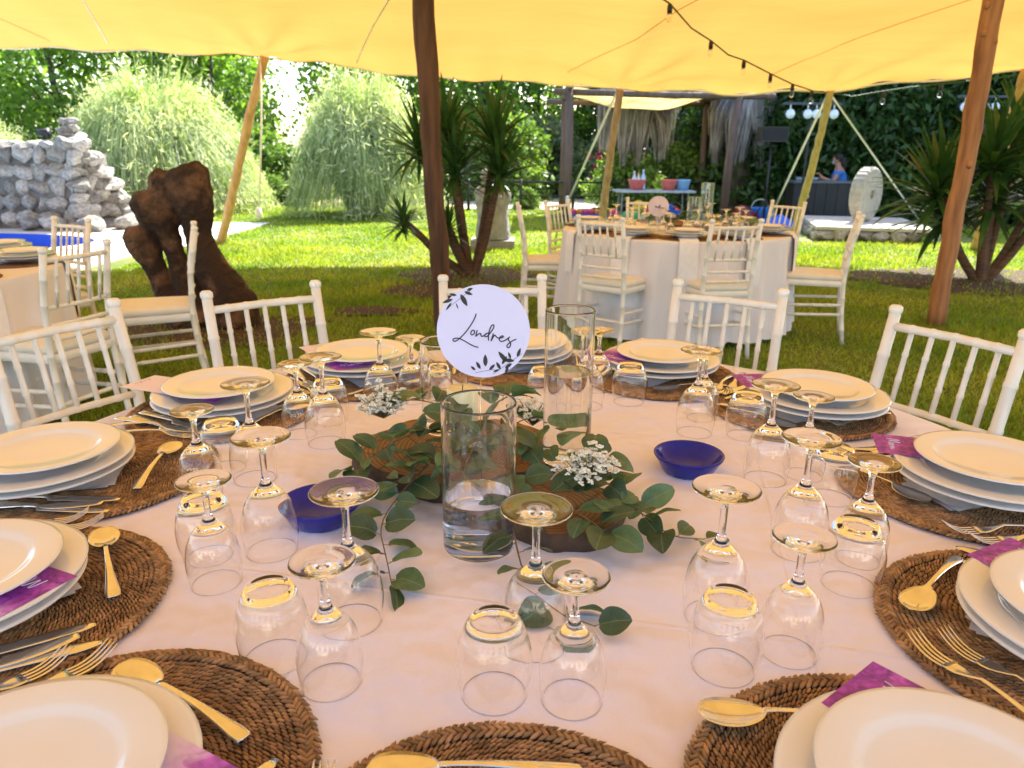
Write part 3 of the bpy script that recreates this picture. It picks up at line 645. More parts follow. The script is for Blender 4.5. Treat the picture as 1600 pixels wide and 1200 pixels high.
def napkin(hang, w=.13, l=.30, top=.024):
    """folded strip lying outward (-Y) and over the table edge, several layers"""
    g = MB()
    for k in range(3):
        z = .009 + .0035 * k; off = .006 * k; path = [(.10 - off, z), (-.02, z)]
        if hang: path += [(-.17, z), (-.205, z - .004), (-.225 + .002 * k - .0, z - .03), (-.232 + .004 * k, -.12), (-.235 + .004 * k, -.29 - .01 * k)]
        else: path += [(-.155, z)]
        vs = []; ww = w - .004 * k
        for y, zz in path:
            for x in (-ww / 2, -ww / 6, ww / 6, ww / 2): vs.append((x, y + (.004 * math.sin(x * 40 + k) if zz < 0 else 0), zz + (.0012 * math.sin(x * 60 + y * 30 + k) if zz > 0 else 0)))
        n = len(path); g.add(vs, [(i * 4 + j, i * 4 + j + 1, (i + 1) * 4 + j + 1, (i + 1) * 4 + j) for i in range(n - 1) for j in range(3)])
    return g.mesh('napkin', NAPKIN)
NAPN, NAPH = napkin(False), napkin(True)
def bunched():
    """white cloth edge ruffled under the plates, peeping toward the centre"""
    r_ = random.Random(4); g = MB()
    for q in range(3):
        vs = []; n = 15
        for i in range(n):
            s = i / (n - 1); a = R(50 + 80 * s + q * 3); rr = .118 + .022 * math.sin(s * 7 + q * 2) + .008 * math.sin(s * 17 + q)
            vs += [(rr * .5 * math.cos(a), rr * .5 * math.sin(a), .010 + .004 * q), (rr * math.cos(a), rr * math.sin(a) , .010 + .0045 * q + .004 * math.sin(s * 19 + q * 2))]
        g.add(vs, [(2 * i, 2 * i + 1, 2 * i + 3, 2 * i + 2) for i in range(n - 1)])
    return g
def tucked():
    g = MB(); r_ = random.Random(4)
    for k, (tw, sh) in enumerate(((0, 0), (9, .012), (-7, -.010))):
        z = .0095 + .0016 * k; M_ = Matrix.Rotation(R(tw), 3, 'Z'); w, y0, y1 = .055, -.14, .124; n = 9; vs = []
        for i in range(n + 1):
            y = y0 + (y1 - y0) * i / n
            for q in range(7):
                x = -w + 2 * w * q / 6; p = M_ @ Vector((x + sh, y, 0)); up = .004 * math.sin(x * 45 + k * 2) * max(0, (y - .08) / .05) + .003 * k * (y > .1)
                vs.append((p.x, p.y, z + abs(up)))
        g.add(vs, [(i * 7 + q, i * 7 + q + 1, i * 7 + q + 8, i * 7 + q + 7) for i in range(n) for q in range(6)])
    return g.mesh('napkin', NAPKIN)
NAPM = tucked()

# menu card: purple watercolour at one end (+X), pale lavender at the other, drawn in object space
def cardmat():
    m = mat('watercolour_menu_paper', (.74, .66, .74), .6); t = m.node_tree; L = t.links; p = [n for n in t.nodes if n.type == 'BSDF_PRINCIPLED'][0]
    co = _n(t, 'TexCoord'); sp = _n(t, 'SeparateXYZ'); L.new(co.outputs['Object'], sp.inputs[0])
    nz = _n(t, 'TexNoise'); nz.inputs['Scale'].default_value = 22; nz.inputs['Detail'].default_value = 7; nz.inputs['Distortion'].default_value = .8; L.new(co.outputs['Object'], nz.inputs[0])
    ad = _n(t, 'Math', operation='MULTIPLY_ADD'); L.new(nz.outputs[0], ad.inputs[0]); ad.inputs[1].default_value = .07; L.new(sp.outputs[0], ad.inputs[2])
    rp = _n(t, 'ValToRGB'); L.new(ad.outputs[0], rp.inputs[0]); e = rp.color_ramp.elements
    e[0].position = .02; e[0].color = (.76, .66, .76, 1); e[1].position = .16; e[1].color = (.24, .035, .30, 1)
    for pos, c in ((.055, (.66, .52, .70, 1)), (.085, (.36, .09, .42, 1)), (.12, (.20, .025, .27, 1)), (.148, (.33, .07, .38, 1)), (.158, (.15, .02, .22, 1))):
        x = e.new(pos); x.color = c
    n2 = _n(t, 'TexNoise'); n2.inputs['Scale'].default_value = 55; n2.inputs['Detail'].default_value = 6; n2.inputs['Distortion'].default_value = 1.5; L.new(co.outputs['Object'], n2.inputs[0])
    m2 = _n(t, 'MapRange'); m2.inputs[1].default_value = .35; m2.inputs[2].default_value = .7; m2.inputs[3].default_value = .75; m2.inputs[4].default_value = 1.9; L.new(n2.outputs[0], m2.inputs[0])
    hs = _n(t, 'HueSaturation'); L.new(rp.outputs[0], hs.inputs['Color']); L.new(m2.outputs[0], hs.inputs['Value']); 
    mq = _n(t, 'MapRange'); mq.inputs[1].default_value = .05; mq.inputs[2].default_value = .09; L.new(ad.outputs[0], mq.inputs[0]); mx = _n(t, 'Mix', data_type='RGBA'); L.new(mq.outputs[0], mx.inputs[0]); L.new(rp.outputs[0], mx.inputs[6]); L.new(hs.outputs[0], mx.inputs[7])
    L.new(mx.outputs[2], p.inputs['Base Color']); return m
CARDM = cardmat()
CARDV = []
def cardmesh(mirror=1):
    vs, fs = [], []; nx_ = 14
    for side in (0, 1):
        for i in range(nx_ + 1):
            x = -.135 + .27 * i / nx_
            for y in (-.05, -.017, .017, .05): vs.append((x, y, (.0004 if side == 0 else 0) + .0010 * math.cos(x * 14)))
    n = (nx_ + 1) * 4
    for i in range(nx_):
        for j in range(3): a = i * 4 + j; fs += [(a, a + 4, a + 5, a + 1), (n + a, n + a + 1, n + a + 5, n + a + 4)]
        fs += [(i * 4, n + i * 4, n + i * 4 + 4, i * 4 + 4), (i * 4 + 3, i * 4 + 7, n + i * 4 + 7, n + i * 4 + 3)]
    for i in (0, nx_):
        for j in range(3): a = i * 4 + j; fs.append((a, a + 1, n + a + 1, n + a))
    return MB().add(vs, fs).mesh('menu_card', CARDM, False)
CARD = cardmesh()
WHITEINK = mat('white_script_ink', (.82, .80, .84), .6, col2=(.78, .76, .8), scale=60); GREYINK = mat('grey_violet_ink', (.20, .12, .22), .6, col2=(.25, .16, .28), scale=60)
def chaik(p, n=2):
    for _ in range(n):
        q = [p[0]]
        for a, b in zip(p, p[1:]): q += [tuple(a[k] * .75 + b[k] * .25 for k in range(2)), tuple(a[k] * .25 + b[k] * .75 for k in range(2))]
        q.append(p[-1]); p = q
    return p
def stroke(g, p, r, f, seg=5):
    """pen stroke; f maps (u,v) to 3D; round flat line"""
    g.tube([f(*q) for q in chaik(p)], r, seg)
MENU = [[(0, 0), (.5, 3.2), (1, 3.6), (1.2, 1), (1.3, .2), (2.2, 3.2), (2.7, 3.6), (2.7, .6), (3, 0), (3.4, .2)], [(3.4, .5), (4.3, .9), (4.4, 1.5), (3.9, 1.5), (3.6, .6), (4.1, 0), (4.8, .4)], [(4.8, 0), (5, 1.4), (5, .5), (5.6, 1.4), (5.9, 1.1), (5.9, 0), (6.3, .1)], [(6.4, 1.4), (6.4, .3), (6.8, 0), (7.3, 1.4), (7.3, .2), (7.8, 0), (8.4, .5)]]
def menutext(sc):
    g = MB()
    for s in MENU: stroke(g, s, .0006, lambda u, v: (.112 - v * sc * .9 - 0, -.028 + u * sc, .0010 + .0010 * math.cos((.112 - v * sc) * 14)), 4)
    return g.mesh('menu_lettering', WHITEINK)
MENUT = menutext(.0068)
SCR = [[(1.2, 2), (.4, 2.4), (0, 1.2), (.6, 0), (1.4, .4)], [(2, 1), (2.4, 1.2), (2.5, .2), (3, .9), (3.3, .3)], [(5.2, 2.2), (4.3, 2.3), (4, .9), (4.7, .1), (5.3, .9), (4.8, 1)], [(5.8, .8), (6.3, .2), (6.6, 1), (7.2, .3)]]
g = MB()
for s in SCR: stroke(g, s, .00035, lambda u, v: (-.124 + v * .0038, .022 - u * .0058, .0006 + .0010 * math.cos((-.124 + v * .0038) * 14)), 4)
SCRT = g.mesh('small_lettering', GREYINK)

# ================================================================ PLACE SETTINGS ON THE FOREGROUND TABLE
DESC = {-90: 'nearest bottom centre setting', -60: 'bottom right setting', -30: 'lower right edge setting', 0: 'upper right edge setting',
        30: 'setting before the right chair', 60: 'setting just right of the tall vase', 90: 'setting hidden behind the round sign',
        120: 'setting just left of the round sign', 150: 'setting before the left chair', 180: 'upper left edge setting', -150: 'lower left edge setting', -120: 'bottom left setting'}
# (card centre x, y, direction of purple end)
# per setting: spoon (x', y', turn), fork fan, card ('p' purple corner shown, angle in world)
SPN = {-90: (-.135, .136, -2), -60: (-.115, .165, -22), -30: (-.075, .143, 0), 0: (-.07, .14, 8), 30: (-.10, .15, 0), 60: (-.12, .150, 6), 120: (-.10, .15, 0), 150: (-.11, .15, 0), 180: (-.13, .155, -25), -150: (-.118, .142, -2), -120: (-.105, .128, 3)}
FRK = {-30: (((-.118, .150), 36), ((-.092, .120), 34)), 30: (((-.122, .075), 6), ((-.100, .085), -6))}
CARDP = {-60: (.408, .575, 128), -30: (.655, .84, 128), 0: (.80, 1.228, 162), 30: (.665, 1.665, 185), 60: (.33, 1.93, 232), 150: (-.735, 1.565, -22), 120: (-.46, 1.85, -55), 180: (-.90, 1.16, 186), -150: (-.622, .745, 64), -120: (-.33, .50, -28)}
CARDP.update({-150: (-.640, .700, 66), -60: (.425, .515, 128), -30: (.715, .775, 118)})
TRUE = {-90: -92, -60: -64.1, -30: -32.8, 0: -.2, 30: 33.6, 60: 61.5, 120: 121.5, 150: 150, 180: 176.9, -150: -151.5, -120: -121.3}
PLC = {-90: (-.01, .30), -120: (-.415, .474), -150: (-.697, .798), -60: (.375, .470), -30: (.692, .738), 0: (.820, 1.170), 150: (-.645, 1.566), 120: (-.390, 1.852), 60: (.388, 1.864), 30: (.686, 1.580), 180: (-.822, 1.184)}
SPW = {-90: ((-.132, .541), (.086, .548)), -60: ((.192, .619), (.35, .612)), -30: ((.500, .798), (.618, .913)), 0: ((.689, 1.101), (.613, 1.249)), -120: ((-.432, .684), (-.215, .560)), -150: ((-.614, .992), (-.478, .768)), 180: ((-.655, 1.338), (-.632, 1.075)), 60: ((.341, 1.699), (.457, 1.732))}
for ang, d in DESC.items():
    a = R(TRUE.get(ang, ang)); fx, fy = -math.cos(a), -math.sin(a); rx_, ry_ = fy, -fx          # facing centre, diner's right
    jr = random.Random(ang + 500)
    rm = .77; mx_, my_ = TC[0] + rm * math.cos(a), TC[1] + rm * math.sin(a)
    def P_(x, y, z=0): return (mx_ + rx_ * x + fx * y, my_ + ry_ * x + fy * y, .75 + z)
    rz = math.atan2(ry_, rx_)
    t = thing('placemat', f'round brown woven seagrass mat at the {d}', 'placemat', (mx_, my_, .7504), jr.uniform(0, 6), 'woven seagrass placemats')
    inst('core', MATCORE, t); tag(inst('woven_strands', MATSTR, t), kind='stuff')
    pc = PLC.get(ang) or P_(jr.uniform(-.004, .004), -.032)
    _pn = PLC.get(ang) or P_(0, -.03)[:2]
    tag(inst('napkin', NAPM, None, (_pn[0], _pn[1], .75), (0, 0, rz + jr.uniform(-.3, .3))), f'white cloth napkin tucked under plates at the {d}', 'napkin', 'white napkins under the plates')
    zp = .7632 + .011
    tag(inst('dinner_plate', PL_A, None, (pc[0], pc[1], zp), (R(jr.uniform(-.4, .4)), R(jr.uniform(-.4, .4)), 0)), f'lower white dinner plate of the stack at the {d}', 'plate', 'large white plates')
    tag(inst('dinner_plate', PL_A, None, (pc[0] + jr.uniform(-.004, .004), pc[1] + jr.uniform(-.004, .004), zp + .0125)), f'upper white dinner plate of the stack at the {d}', 'plate', 'large white plates')
    tag(inst('side_plate', PL_B, None, (pc[0] + jr.uniform(-.01, .01), pc[1] + .004, zp + .0125 + .0200)), f'small white top plate at the {d}', 'plate', 'small white plates')
    if ang in CARDP:
        cx_, cy_, ca = CARDP[ang]
        c = thing('menu_card', f'purple menu card under the top plate at the {d}', 'menu card', (cx_, cy_, zp + .0125 + .0192), R(ca), 'purple and white menu cards')
        inst('paper', CARD, c); inst('lettering', MENUT, c); inst('small_lettering', SCRT, c)
    if ang in SPN:
        x, y, tr = SPN[ang]; sl, sr = P_(x, y, .0120), rz + R(tr)
        if ang in SPW: (ax_, ay_), (bx_, by_) = SPW[ang]; sl, sr = (ax_, ay_, .762), math.atan2(by_ - ay_, bx_ - ax_)
        tag(inst('spoon', SPOON, None, sl, (0, 0, sr)), f'steel dessert spoon above the plates at the {d}', 'spoon', 'polished dessert spoons')
    fk = FRK.get(ang, (((-.165 + jr.uniform(-.004, .004), .125), jr.uniform(-3, 3)), ((-.198, .100 + jr.uniform(-.01, .01)), jr.uniform(-2, 5))))
    for (nm, ((x, y), tr)) in zip(('inner', 'outer'), fk):
        tag(inst('fork', FORK, None, P_(x, y, .0115 if abs(x) < .19 else .0110), (0, 0, rz - math.pi / 2 - R(tr))), f'{nm} steel fork left of the plates at the {d}', 'fork', 'polished table forks')
    if ang not in (-60, ):
        for nm, me, x, y, tr, dz in (('inner', KNIFE, .118, .112, 2, 0), ('outer', KNIFE, .160, .118, -2, 0)):
            tag(inst('knife', me, None, P_(x, y, .0118 + dz), (0, 0, rz - math.pi / 2 + R(tr))), f'{nm} steel knife right of the plates at the {d}', 'knife', 'polished table knives')
        tag(inst('fish_knife', FISH, None, P_(.138, .095, .0145), (0, R(1), rz - math.pi / 2 + R(9))), f'steel fish knife lying across the knives at the {d}', 'fish knife', 'polished fish knives')

# glasses (upside down on the cloth)
NEAR = {'f': 'at the front centre', 'b': 'in the front left cluster', 'c': 'in the left cluster beside the blue dish', 'r': 'in the front right cluster', 'l': 'in the cluster before the upper left setting',
        'g': 'in the cluster before the far left setting', 'h': 'in the pair left of the round sign', 'm': 'between the round sign and tall vase', 'n': 'right behind the tall cylinder vase',
        'N': 'beyond the right blue dish', 'O': 'before the far right setting', 'P': 'in the right cluster'}
LG = dict(f=(.029, .753), b=(-.198, .794), c=(-.352, .964), r=(.259, .809), l=(-.46, 1.212), g=(-.374, 1.386), h=(-.299, 1.602), n=(.174, 1.624), N=(.386, 1.458), O=(.46, 1.226), P=(.426, .975))
SG = dict(f=(.067, .658), b=(-.198, .682), c=(-.401, .878), r=(.33, .74), l=(-.529, 1.149), g=(-.439, 1.432), h=(-.235, 1.655), n=(.213, 1.751), N=(.423, 1.549), O=(.537, 1.246), P=(.509, .954))
TG = dict(f=(-.017, .667), b=(-.273, .723), c=(-.439, .949), r=(.245, .712), P=(.464, .885), l=(-.53, 1.258), g=(-.396, 1.513), h=(-.175, 1.64), m=(.073, 1.619), n=(.277, 1.657), N=(.487, 1.442), O=(.547, 1.152))
for dct, me, nm, lb, grp in ((LG, WL, 'wine_glass', 'tall upturned wine glass', 'tall upturned wine glasses'), (SG, WS, 'wine_glass', 'shorter upturned wine glass', 'short upturned wine glasses'), (TG, TU, 'tumbler', 'upturned round tumbler', 'upturned tumblers')):
    for k, (x, y) in dct.items():
        tag(inst(nm, me, None, (x, y, .7506), (0, 0, x * 7)), f'{lb} {NEAR[k]}', 'wine glass' if nm == 'wine_glass' else 'tumbler', grp)

# blue dishes
BD = bowlmesh()
tag(inst('dish', BD, None, (.328, 1.262, .7503)), 'cobalt blue dish on the cloth right of the centrepiece', 'dish', 'small cobalt blue dishes')
tag(inst('dish', BD, None, (-.302, 1.058, .7503)), 'cobalt blue dish on the cloth left of the centrepiece behind glasses', 'dish', 'small cobalt blue dishes')

# ================================================================ CENTREPIECE
def slab(name, label, c, rx_, ry_, z0, h, cut=None, seed=1):
    r_ = random.Random(seed); ph = [r_.uniform(0, 6.28) for _ in range(4)]; n = 72; pts = []
    for k in range(n):
        a = 2 * math.pi * k / n; q = 1 + .05 * math.sin(2 * a + ph[0]) + .04 * math.sin(5 * a + ph[1]) + .025 * math.sin(11 * a + ph[2]) + .012 * r_.uniform(-1, 1)
        x, y = rx_ * q * math.cos(a), ry_ * q * math.sin(a)
        if cut:
            nx_, ny_, dd = cut; s = x * nx_ + y * ny_
            if s > dd: x -= nx_ * (s - dd); y -= ny_ * (s - dd)
        pts.append((x, y))
    t = thing(name, label, 'wood slice', (c[0], c[1], z0)); g = MB()
    g.add([(x * .965, y * .965, h) for x, y in pts] + [(0, 0, h)], [(k, (k + 1) % n, n) for k in range(n)]); g.add([(x * .965, y * .965, 0) for x, y in pts], [tuple(range(n))[::-1]])
    g.build('cut_face', WOODT, t, False)
    g = MB(); rows = []
    for j in range(7):
        s = j / 6; rows.append([(x * (.966 + .035 * math.sin(math.pi * s) + .008 * r_.uniform(-1, 1)), y * (.966 + .035 * math.sin(math.pi * s) + .008 * r_.uniform(-1, 1)), h * s) for x, y in pts])
    for j in (0, 6): rows[j] = [(x * .966, y * .966, h * j / 6) for x, y in pts]
    g.add([p for r0 in rows for p in r0], [(j * n + k, j * n + (k + 1) % n, (j + 1) * n + (k + 1) % n, (j + 1) * n + k) for j in range(6) for k in range(n)])
    g.build('bark', BARK, t); return t
slab('wood_slice', 'thick bark edged wood slice under the middle vase and leaves', (-.10, 1.285), .178, .17, .7503, .036, seed=3)
slab('wood_slice', 'smaller wood slice with sawn straight edge at front right of centrepiece', (.062, 1.055), .115, .105, .7503, .030, cut=(-.62, -.78, .078), seed=8)
def supported(p, e=.0012):
    out = [p[0]]
    for a, b in zip(p, p[1:]):
        d = math.hypot(b[0] - a[0], b[1] - a[1])
        if d > 4 * e: out += [(a[0] + (b[0] - a[0]) * e / d, a[1] + (b[1] - a[1]) * e / d), (b[0] - (b[0] - a[0]) * e / d, b[1] - (b[1] - a[1]) * e / d)]
        out.append(b)
    return out
def vase(label, c, z, r, h, water, base=.012):
    t = thing('cylinder_vase', label, 'vase', (c[0], c[1], z), 0, 'clear glass cylinder vases'); th = .0026
    p = [(0, .001), (r - .004, 0), (r - .001, .0012), (r, .004), (r, h - .002), (r - .0008, h - .0003), (r - th / 2, h), (r - th + .0008, h - .0004), (r - th, h - .003), (r - th, base + .004), (r - th - .004, base), (0, base)]
    MB().lathe(supported(p)[::-1], 64).build('glass_wall', GLASS, t)
    if water: MB().lathe(supported([(0, base - .0004), (r - th - .003, base - .0004), (r - th + .0004, base + .004), (r - th + .0004, water + .0012), (r - th - .002, water), (0, water)])[::-1], 64).build('water', WATER, t)
    return t
vase('clear glass cylinder vase with shallow water at the front of the centrepiece', (-.047, .985), .7503, .0540, .228, .082, .016)
vase('tallest clear glass cylinder vase, more than half full of water', (.098, 1.225), .7865, .0425, .275, .165)
vase('clear glass cylinder vase left of the sign, half hidden behind it', (-.132, 1.375), .7866, .0455, .182, .07)
t = thing('pillar_candle', 'cream pillar candle on the wood slice behind the front vase', 'candle', (-.092, 1.30, .7867)); MB().lathe([(0, .105), (.022, .105), (.027, .110), (.029, .107), (.029, .003), (.027, 0), (0, 0)], 32).build('wax', WAX, t); MB().tube([(0, 0, .104), (.001, 0, .116)], .001, 5).build('wick', INK, t)

# round sign on a wire stand
SC = Vector((-.046, 1.135, 1.043))
sg = thing('table_sign', 'round lavender card sign reading Londres on a brass wire stand', 'sign', (SC.x, SC.y, .7865)); dz = SC.z - .7865; tilt = R(-8)
disc = inst('card_disc', MB().lathe([(0, .0006), (.0735, .0006), (.0738, 0), (.0735, -.0006), (0, -.0006)], 80).mesh('card_disc', SIGN, False), sg, (0, 0, dz), (R(90) + tilt, 0, R(-2)))
def sgn(u, v): return (u, v, .0012)
# traced pen strokes, px in the photo's enlarged crop -> card units
def K(p): return [((700 + x / 13.333 - 757) * .1475 / 149, -(480 + y / 13.333 - 521) * .1475 / 149) for x, y in p]
STR = [[(608, 175), (592, 235), (545, 335), (470, 455), (380, 580), (265, 700), (200, 752), (140, 770), (108, 745), (125, 712), (190, 695), (265, 706), (370, 760), (480, 825), (580, 872), (655, 888)],
       [(528, 528), (500, 556), (492, 605), (518, 628), (556, 612), (582, 572), (572, 532), (545, 520), (520, 538)], [(634, 522), (616, 580), (597, 664), (604, 650), (645, 612), (692, 588), (714, 600), (710, 640), (738, 658), (790, 625), (832, 590)],
       [(872, 580), (835, 582), (792, 616), (784, 650), (818, 664), (858, 640), (892, 600), (950, 522), (988, 452), (988, 410), (965, 398), (922, 436), (886, 540), (868, 640), (875, 742)], [(976, 586), (952, 665), (924, 754), (934, 738), (985, 640), (1010, 616), (1032, 648), (1070, 682), (1112, 682)],
       [(1106, 682), (1160, 678), (1196, 650), (1176, 630), (1130, 648), (1098, 690), (1108, 738), (1150, 757), (1210, 740), (1270, 700), (1328, 652)], [(1328, 652), (1300, 676), (1292, 716), (1334, 760), (1350, 820), (1322, 882), (1284, 888), (1262, 860), (1278, 820), (1335, 772), (1400, 726), (1466, 700)]]
g = MB()
for s in STR: stroke(g, K(s), .00095, lambda u, v: (u, v, .0009), 6)
g.build('lettering', INK, disc)
def leafshape(g, x, y, ang, L_, w, z=.0009):
    n = 8; c, s = math.cos(ang), math.sin(ang); vs = []
    for sgn_ in (1, -1):
        for k in range(n + 1):
            q = k / n; u = q * L_; v_ = sgn_ * w * math.sin(math.pi * q) ** .8 * (1 - .3 * q); vs.append((x + c * u - s * v_, y + s * u + c * v_, z))
    m_ = n + 1; g.add(vs, [(k, k + 1, m_ + k + 1, m_ + k) for k in range(n)])
g = MB()
for x, y, a, l, w in ((-.048, .050, 200, .018, .003), (-.042, .056, 170, .012, .0025), (-.036, .058, -60, .022, .0045), (-.030, .062, -20, .014, .003), (-.026, .064, 20, .010, .0026), (-.050, .045, 235, .016, .002), (-.043, .044, -70, .010, .0012),
                      (.030, -.052, 60, .016, .003), (.038, -.048, 130, .022, .0042), (.044, -.043, 110, .012, .0024), (.050, -.046, 175, .020, .0036), (.054, -.040, 70, .016, .0030), (.046, -.050, 215, .014, .003), (.040, -.055, 250, .014, .0028), (.028, -.060, 120, .014, .003),
                      (.004, -.056, 92, .020, .0042), (-.004, -.060, 120, .014, .003), (.010, -.061, 45, .013, .0028), (-.012, -.062, 140, .010, .0024), (.016, -.064, 20, .012, .002)): leafshape(g, x, y, R(a), l, w)
for a, b in (((-.056, .036), (-.018, .066)), ((.016, -.068), (.062, -.034)), ((-.012, -.066), (.018, -.060))): g.tube([(a[0], a[1], .0008), (b[0], b[1], .0008)], .0003, 4)
g.build('printed_leaves', INK, disc)
g = MB(); lp = [(.0155 * math.cos(R(-90 + 360 * k / 28)), .0, .0155 * math.sin(R(-90 + 360 * k / 28))) for k in range(29)]
g.tube([(x - .004, y - .0045, z + dz - .062) for x, y, z in lp], .0008, 6); g.tube([(-.004, -.0045, dz - .0775), (-.005, -.003, .10), (-.004, 0, .001)], .0009, 6); g.build('wire_stand', BRASSW, sg)

# eucalyptus: each leaf its own mesh instance
def euleaf(L_, w, curl, seed):
    r_ = random.Random(seed); vs, fs = [], []; nl, nw = 9, 5
    for i in range(nl + 1):
        s = i / nl; ww = w * math.sin(math.pi * min(1, s * .96 + .02)) ** .52 * (1.0 - .10 * s)
        for j in range(nw):
            t_ = -1 + 2 * j / (nw - 1); vs.append((s * L_, ww * t_, .0015 - curl * L_ * (s - .3) ** 2 + .16 * w * abs(t_) ** 1.4 + .0008 * math.sin(s * 11 + t_ * 3 + seed)))
    for i in range(nl):
        for j in range(nw - 1): a = i * nw + j; fs.append((a, a + nw, a + nw + 1, a + 1))
    return MB().add(vs, fs).mesh('leaf', EUCA)
EL = [euleaf(.046, .0215, .5, 1), euleaf(.041, .0215, .9, 2), euleaf(.052, .0190, .3, 3), euleaf(.038, .0180, .7, 4), euleaf(.045, .0105, .5, 5)]
def sprig(label, pts, n, seed, spread=1., size=1.):
    r_ = random.Random(seed); o = Vector(pts[0]); t = thing('eucalyptus_sprig', label, 'eucalyptus', pts[0], 0, 'eucalyptus sprigs round the vases'); P = [Vector(p) - o for p in pts]
    q = P
    for _ in range(2):
        z = [q[0]]
        for a, b in zip(q, q[1:]): z += [a.lerp(b, .25), a.lerp(b, .75)]
        z.append(q[-1]); q = z
    st = MB().tube(q, [.0016 - .0010 * k / len(q) for k in range(len(q))], 6)
    for k in range(n):
        s = (k + .6) / n * (len(q) - 1); i = min(int(s), len(q) - 2); p = q[i].lerp(q[i + 1], s - i); d = (q[i + 1] - q[i]).normalized()
        side = 1 if k % 2 else -1; ang = r_.uniform(35, 85) * side * spread
        if k == n - 1: ang = r_.uniform(-15, 15)
        dirv = (Matrix.Rotation(R(ang), 3, 'Z') @ Vector((d.x, d.y, 0))).normalized(); el = r_.uniform(-.15, .65)
        dirv = (dirv + Vector((0, 0, el))).normalized(); base_ = p + dirv * .008
        if (o + base_).z < .757: base_.z = .757 - o.z; dirv.z = abs(dirv.z) * .3 + .05; dirv.normalize()
        st.tube([tuple(p), tuple(base_)], .0006, 4)
        x = dirv; y = Vector((0, 0, 1)).cross(x).normalized(); roll = r_.uniform(-.8, .8); z_ = x.cross(y); y2 = y * math.cos(roll) + z_ * math.sin(roll); z2 = x.cross(y2)
        m_ = Matrix((x, y2, z2)).transposed(); inst('leaf', EL[r_.choice((0, 0, 1, 1, 2, 3, 4))], t, base_, m_, size * 1.10 * r_.uniform(.85, 1.15))
    st.build('stem', STEMG, t)
sprig('eucalyptus sprig trailing from the slice onto the cloth at front left', [(-.13, 1.16, .815), (-.175, 1.09, .790), (-.205, 1.02, .764), (-.178, .93, .762), (-.160, .865, .758)], 15, 1)
sprig('eucalyptus sprig pointing left over the slice beside the white blossom', [(-.10, 1.23, .835), (-.17, 1.24, .832), (-.22, 1.22, .815), (-.275, 1.17, .785)], 15, 2)
sprig('eucalyptus sprig rising at back left of the front vase', [(-.07, 1.20, .83), (-.12, 1.26, .875), (-.19, 1.33, .865), (-.235, 1.36, .84)], 15, 3)
sprig('upright eucalyptus sprig behind the front vase under the sign', [(-.03, 1.16, .80), (-.05, 1.12, .87), (-.03, 1.13, .925), (.0, 1.15, .93)], 12, 4)
sprig('eucalyptus sprig drooping inside view behind the front vase glass', [(.0, 1.20, .85), (-.04, 1.13, .88), (-.075, 1.10, .84), (-.08, 1.08, .81)], 11, 5)
sprig('eucalyptus sprig at the foot of the tallest vase', [(.0, 1.17, .83), (.06, 1.17, .835), (.115, 1.15, .83), (.155, 1.15, .815)], 12, 6)
sprig('eucalyptus sprig lying over the smaller wood slice', [(.0, 1.10, .815), (.06, 1.04, .805), (.11, .98, .80), (.14, .96, .785)], 10, 7)
sprig('thin eucalyptus sprig reaching farthest right over the cloth', [(.08, 1.06, .81), (.15, 1.03, .80), (.20, 1.02, .79), (.235, .98, .768), (.29, .985, .762)], 10, 8, size=.85)
sprig('eucalyptus sprig trailing forward under the front wine glass', [(.0, 1.02, .80), (.005, .94, .785), (.02, .87, .762), (.06, .80, .760), (.105, .775, .758)], 10, 9, size=.9)
sprig('eucalyptus sprig curling round the right end of the smaller slice', [(.09, 1.10, .81), (.155, 1.08, .81), (.19, 1.07, .795), (.205, 1.03, .775)], 7, 10)
sprig('small eucalyptus sprig on the back of the large slice right side', [(-.02, 1.30, .80), (.01, 1.29, .835), (.045, 1.30, .84), (.07, 1.33, .82)], 8, 11)
sprig('eucalyptus sprig hanging over the left edge of the large slice', [(-.06, 1.18, .83), (-.12, 1.13, .825), (-.17, 1.13, .80), (-.22, 1.11, .775)], 12, 12)
def gyp(label, c, r, n, seed):
    r_ = random.Random(seed); t = thing('gypsophila_bunch', label, "baby's breath", c, 0, "baby's breath blossoms in the centrepiece"); g, s = MB(), MB()
    for k in range(n):
        d = Vector((r_.gauss(0, 1), r_.gauss(0, 1), abs(r_.gauss(0, .8)))).normalized() * r * r_.uniform(.35, 1.05); fr = r_.uniform(.0032, .0052)
        for q in range(5):
            a = q * 1.257 + r_.uniform(0, 1); g.ball((d.x + math.cos(a) * fr * .75, d.y + math.sin(a) * fr * .75, d.z + r_.uniform(-.4, .6) * fr), (fr * .7, fr * .7, fr * .5), 1)
        b = Vector((0, 0, -.02)).lerp(d, .45) + Vector((r_.uniform(-1, 1), r_.uniform(-1, 1), 0)) * .004; s.tube([(0, 0, -.02), tuple(b), tuple(d)], .00045, 4, False)
    tag(g.build('blossoms', PETAL, t), kind='stuff'); s.build('twigs', mat('gypsophila_twig', (.10, .14, .05), .7, col2=(.16, .12, .06), scale=40), t)
gyp('white blossom bunch at the left end of the centrepiece', (-.240, 1.30, .855), .055, 115, 1)
gyp('white blossom bunch on the smaller slice at right', (.118, 1.065, .835), .050, 110, 2)
gyp('small white blossom bunch at the foot of the tallest vase', (.040, 1.32, .835), .042, 70, 3)

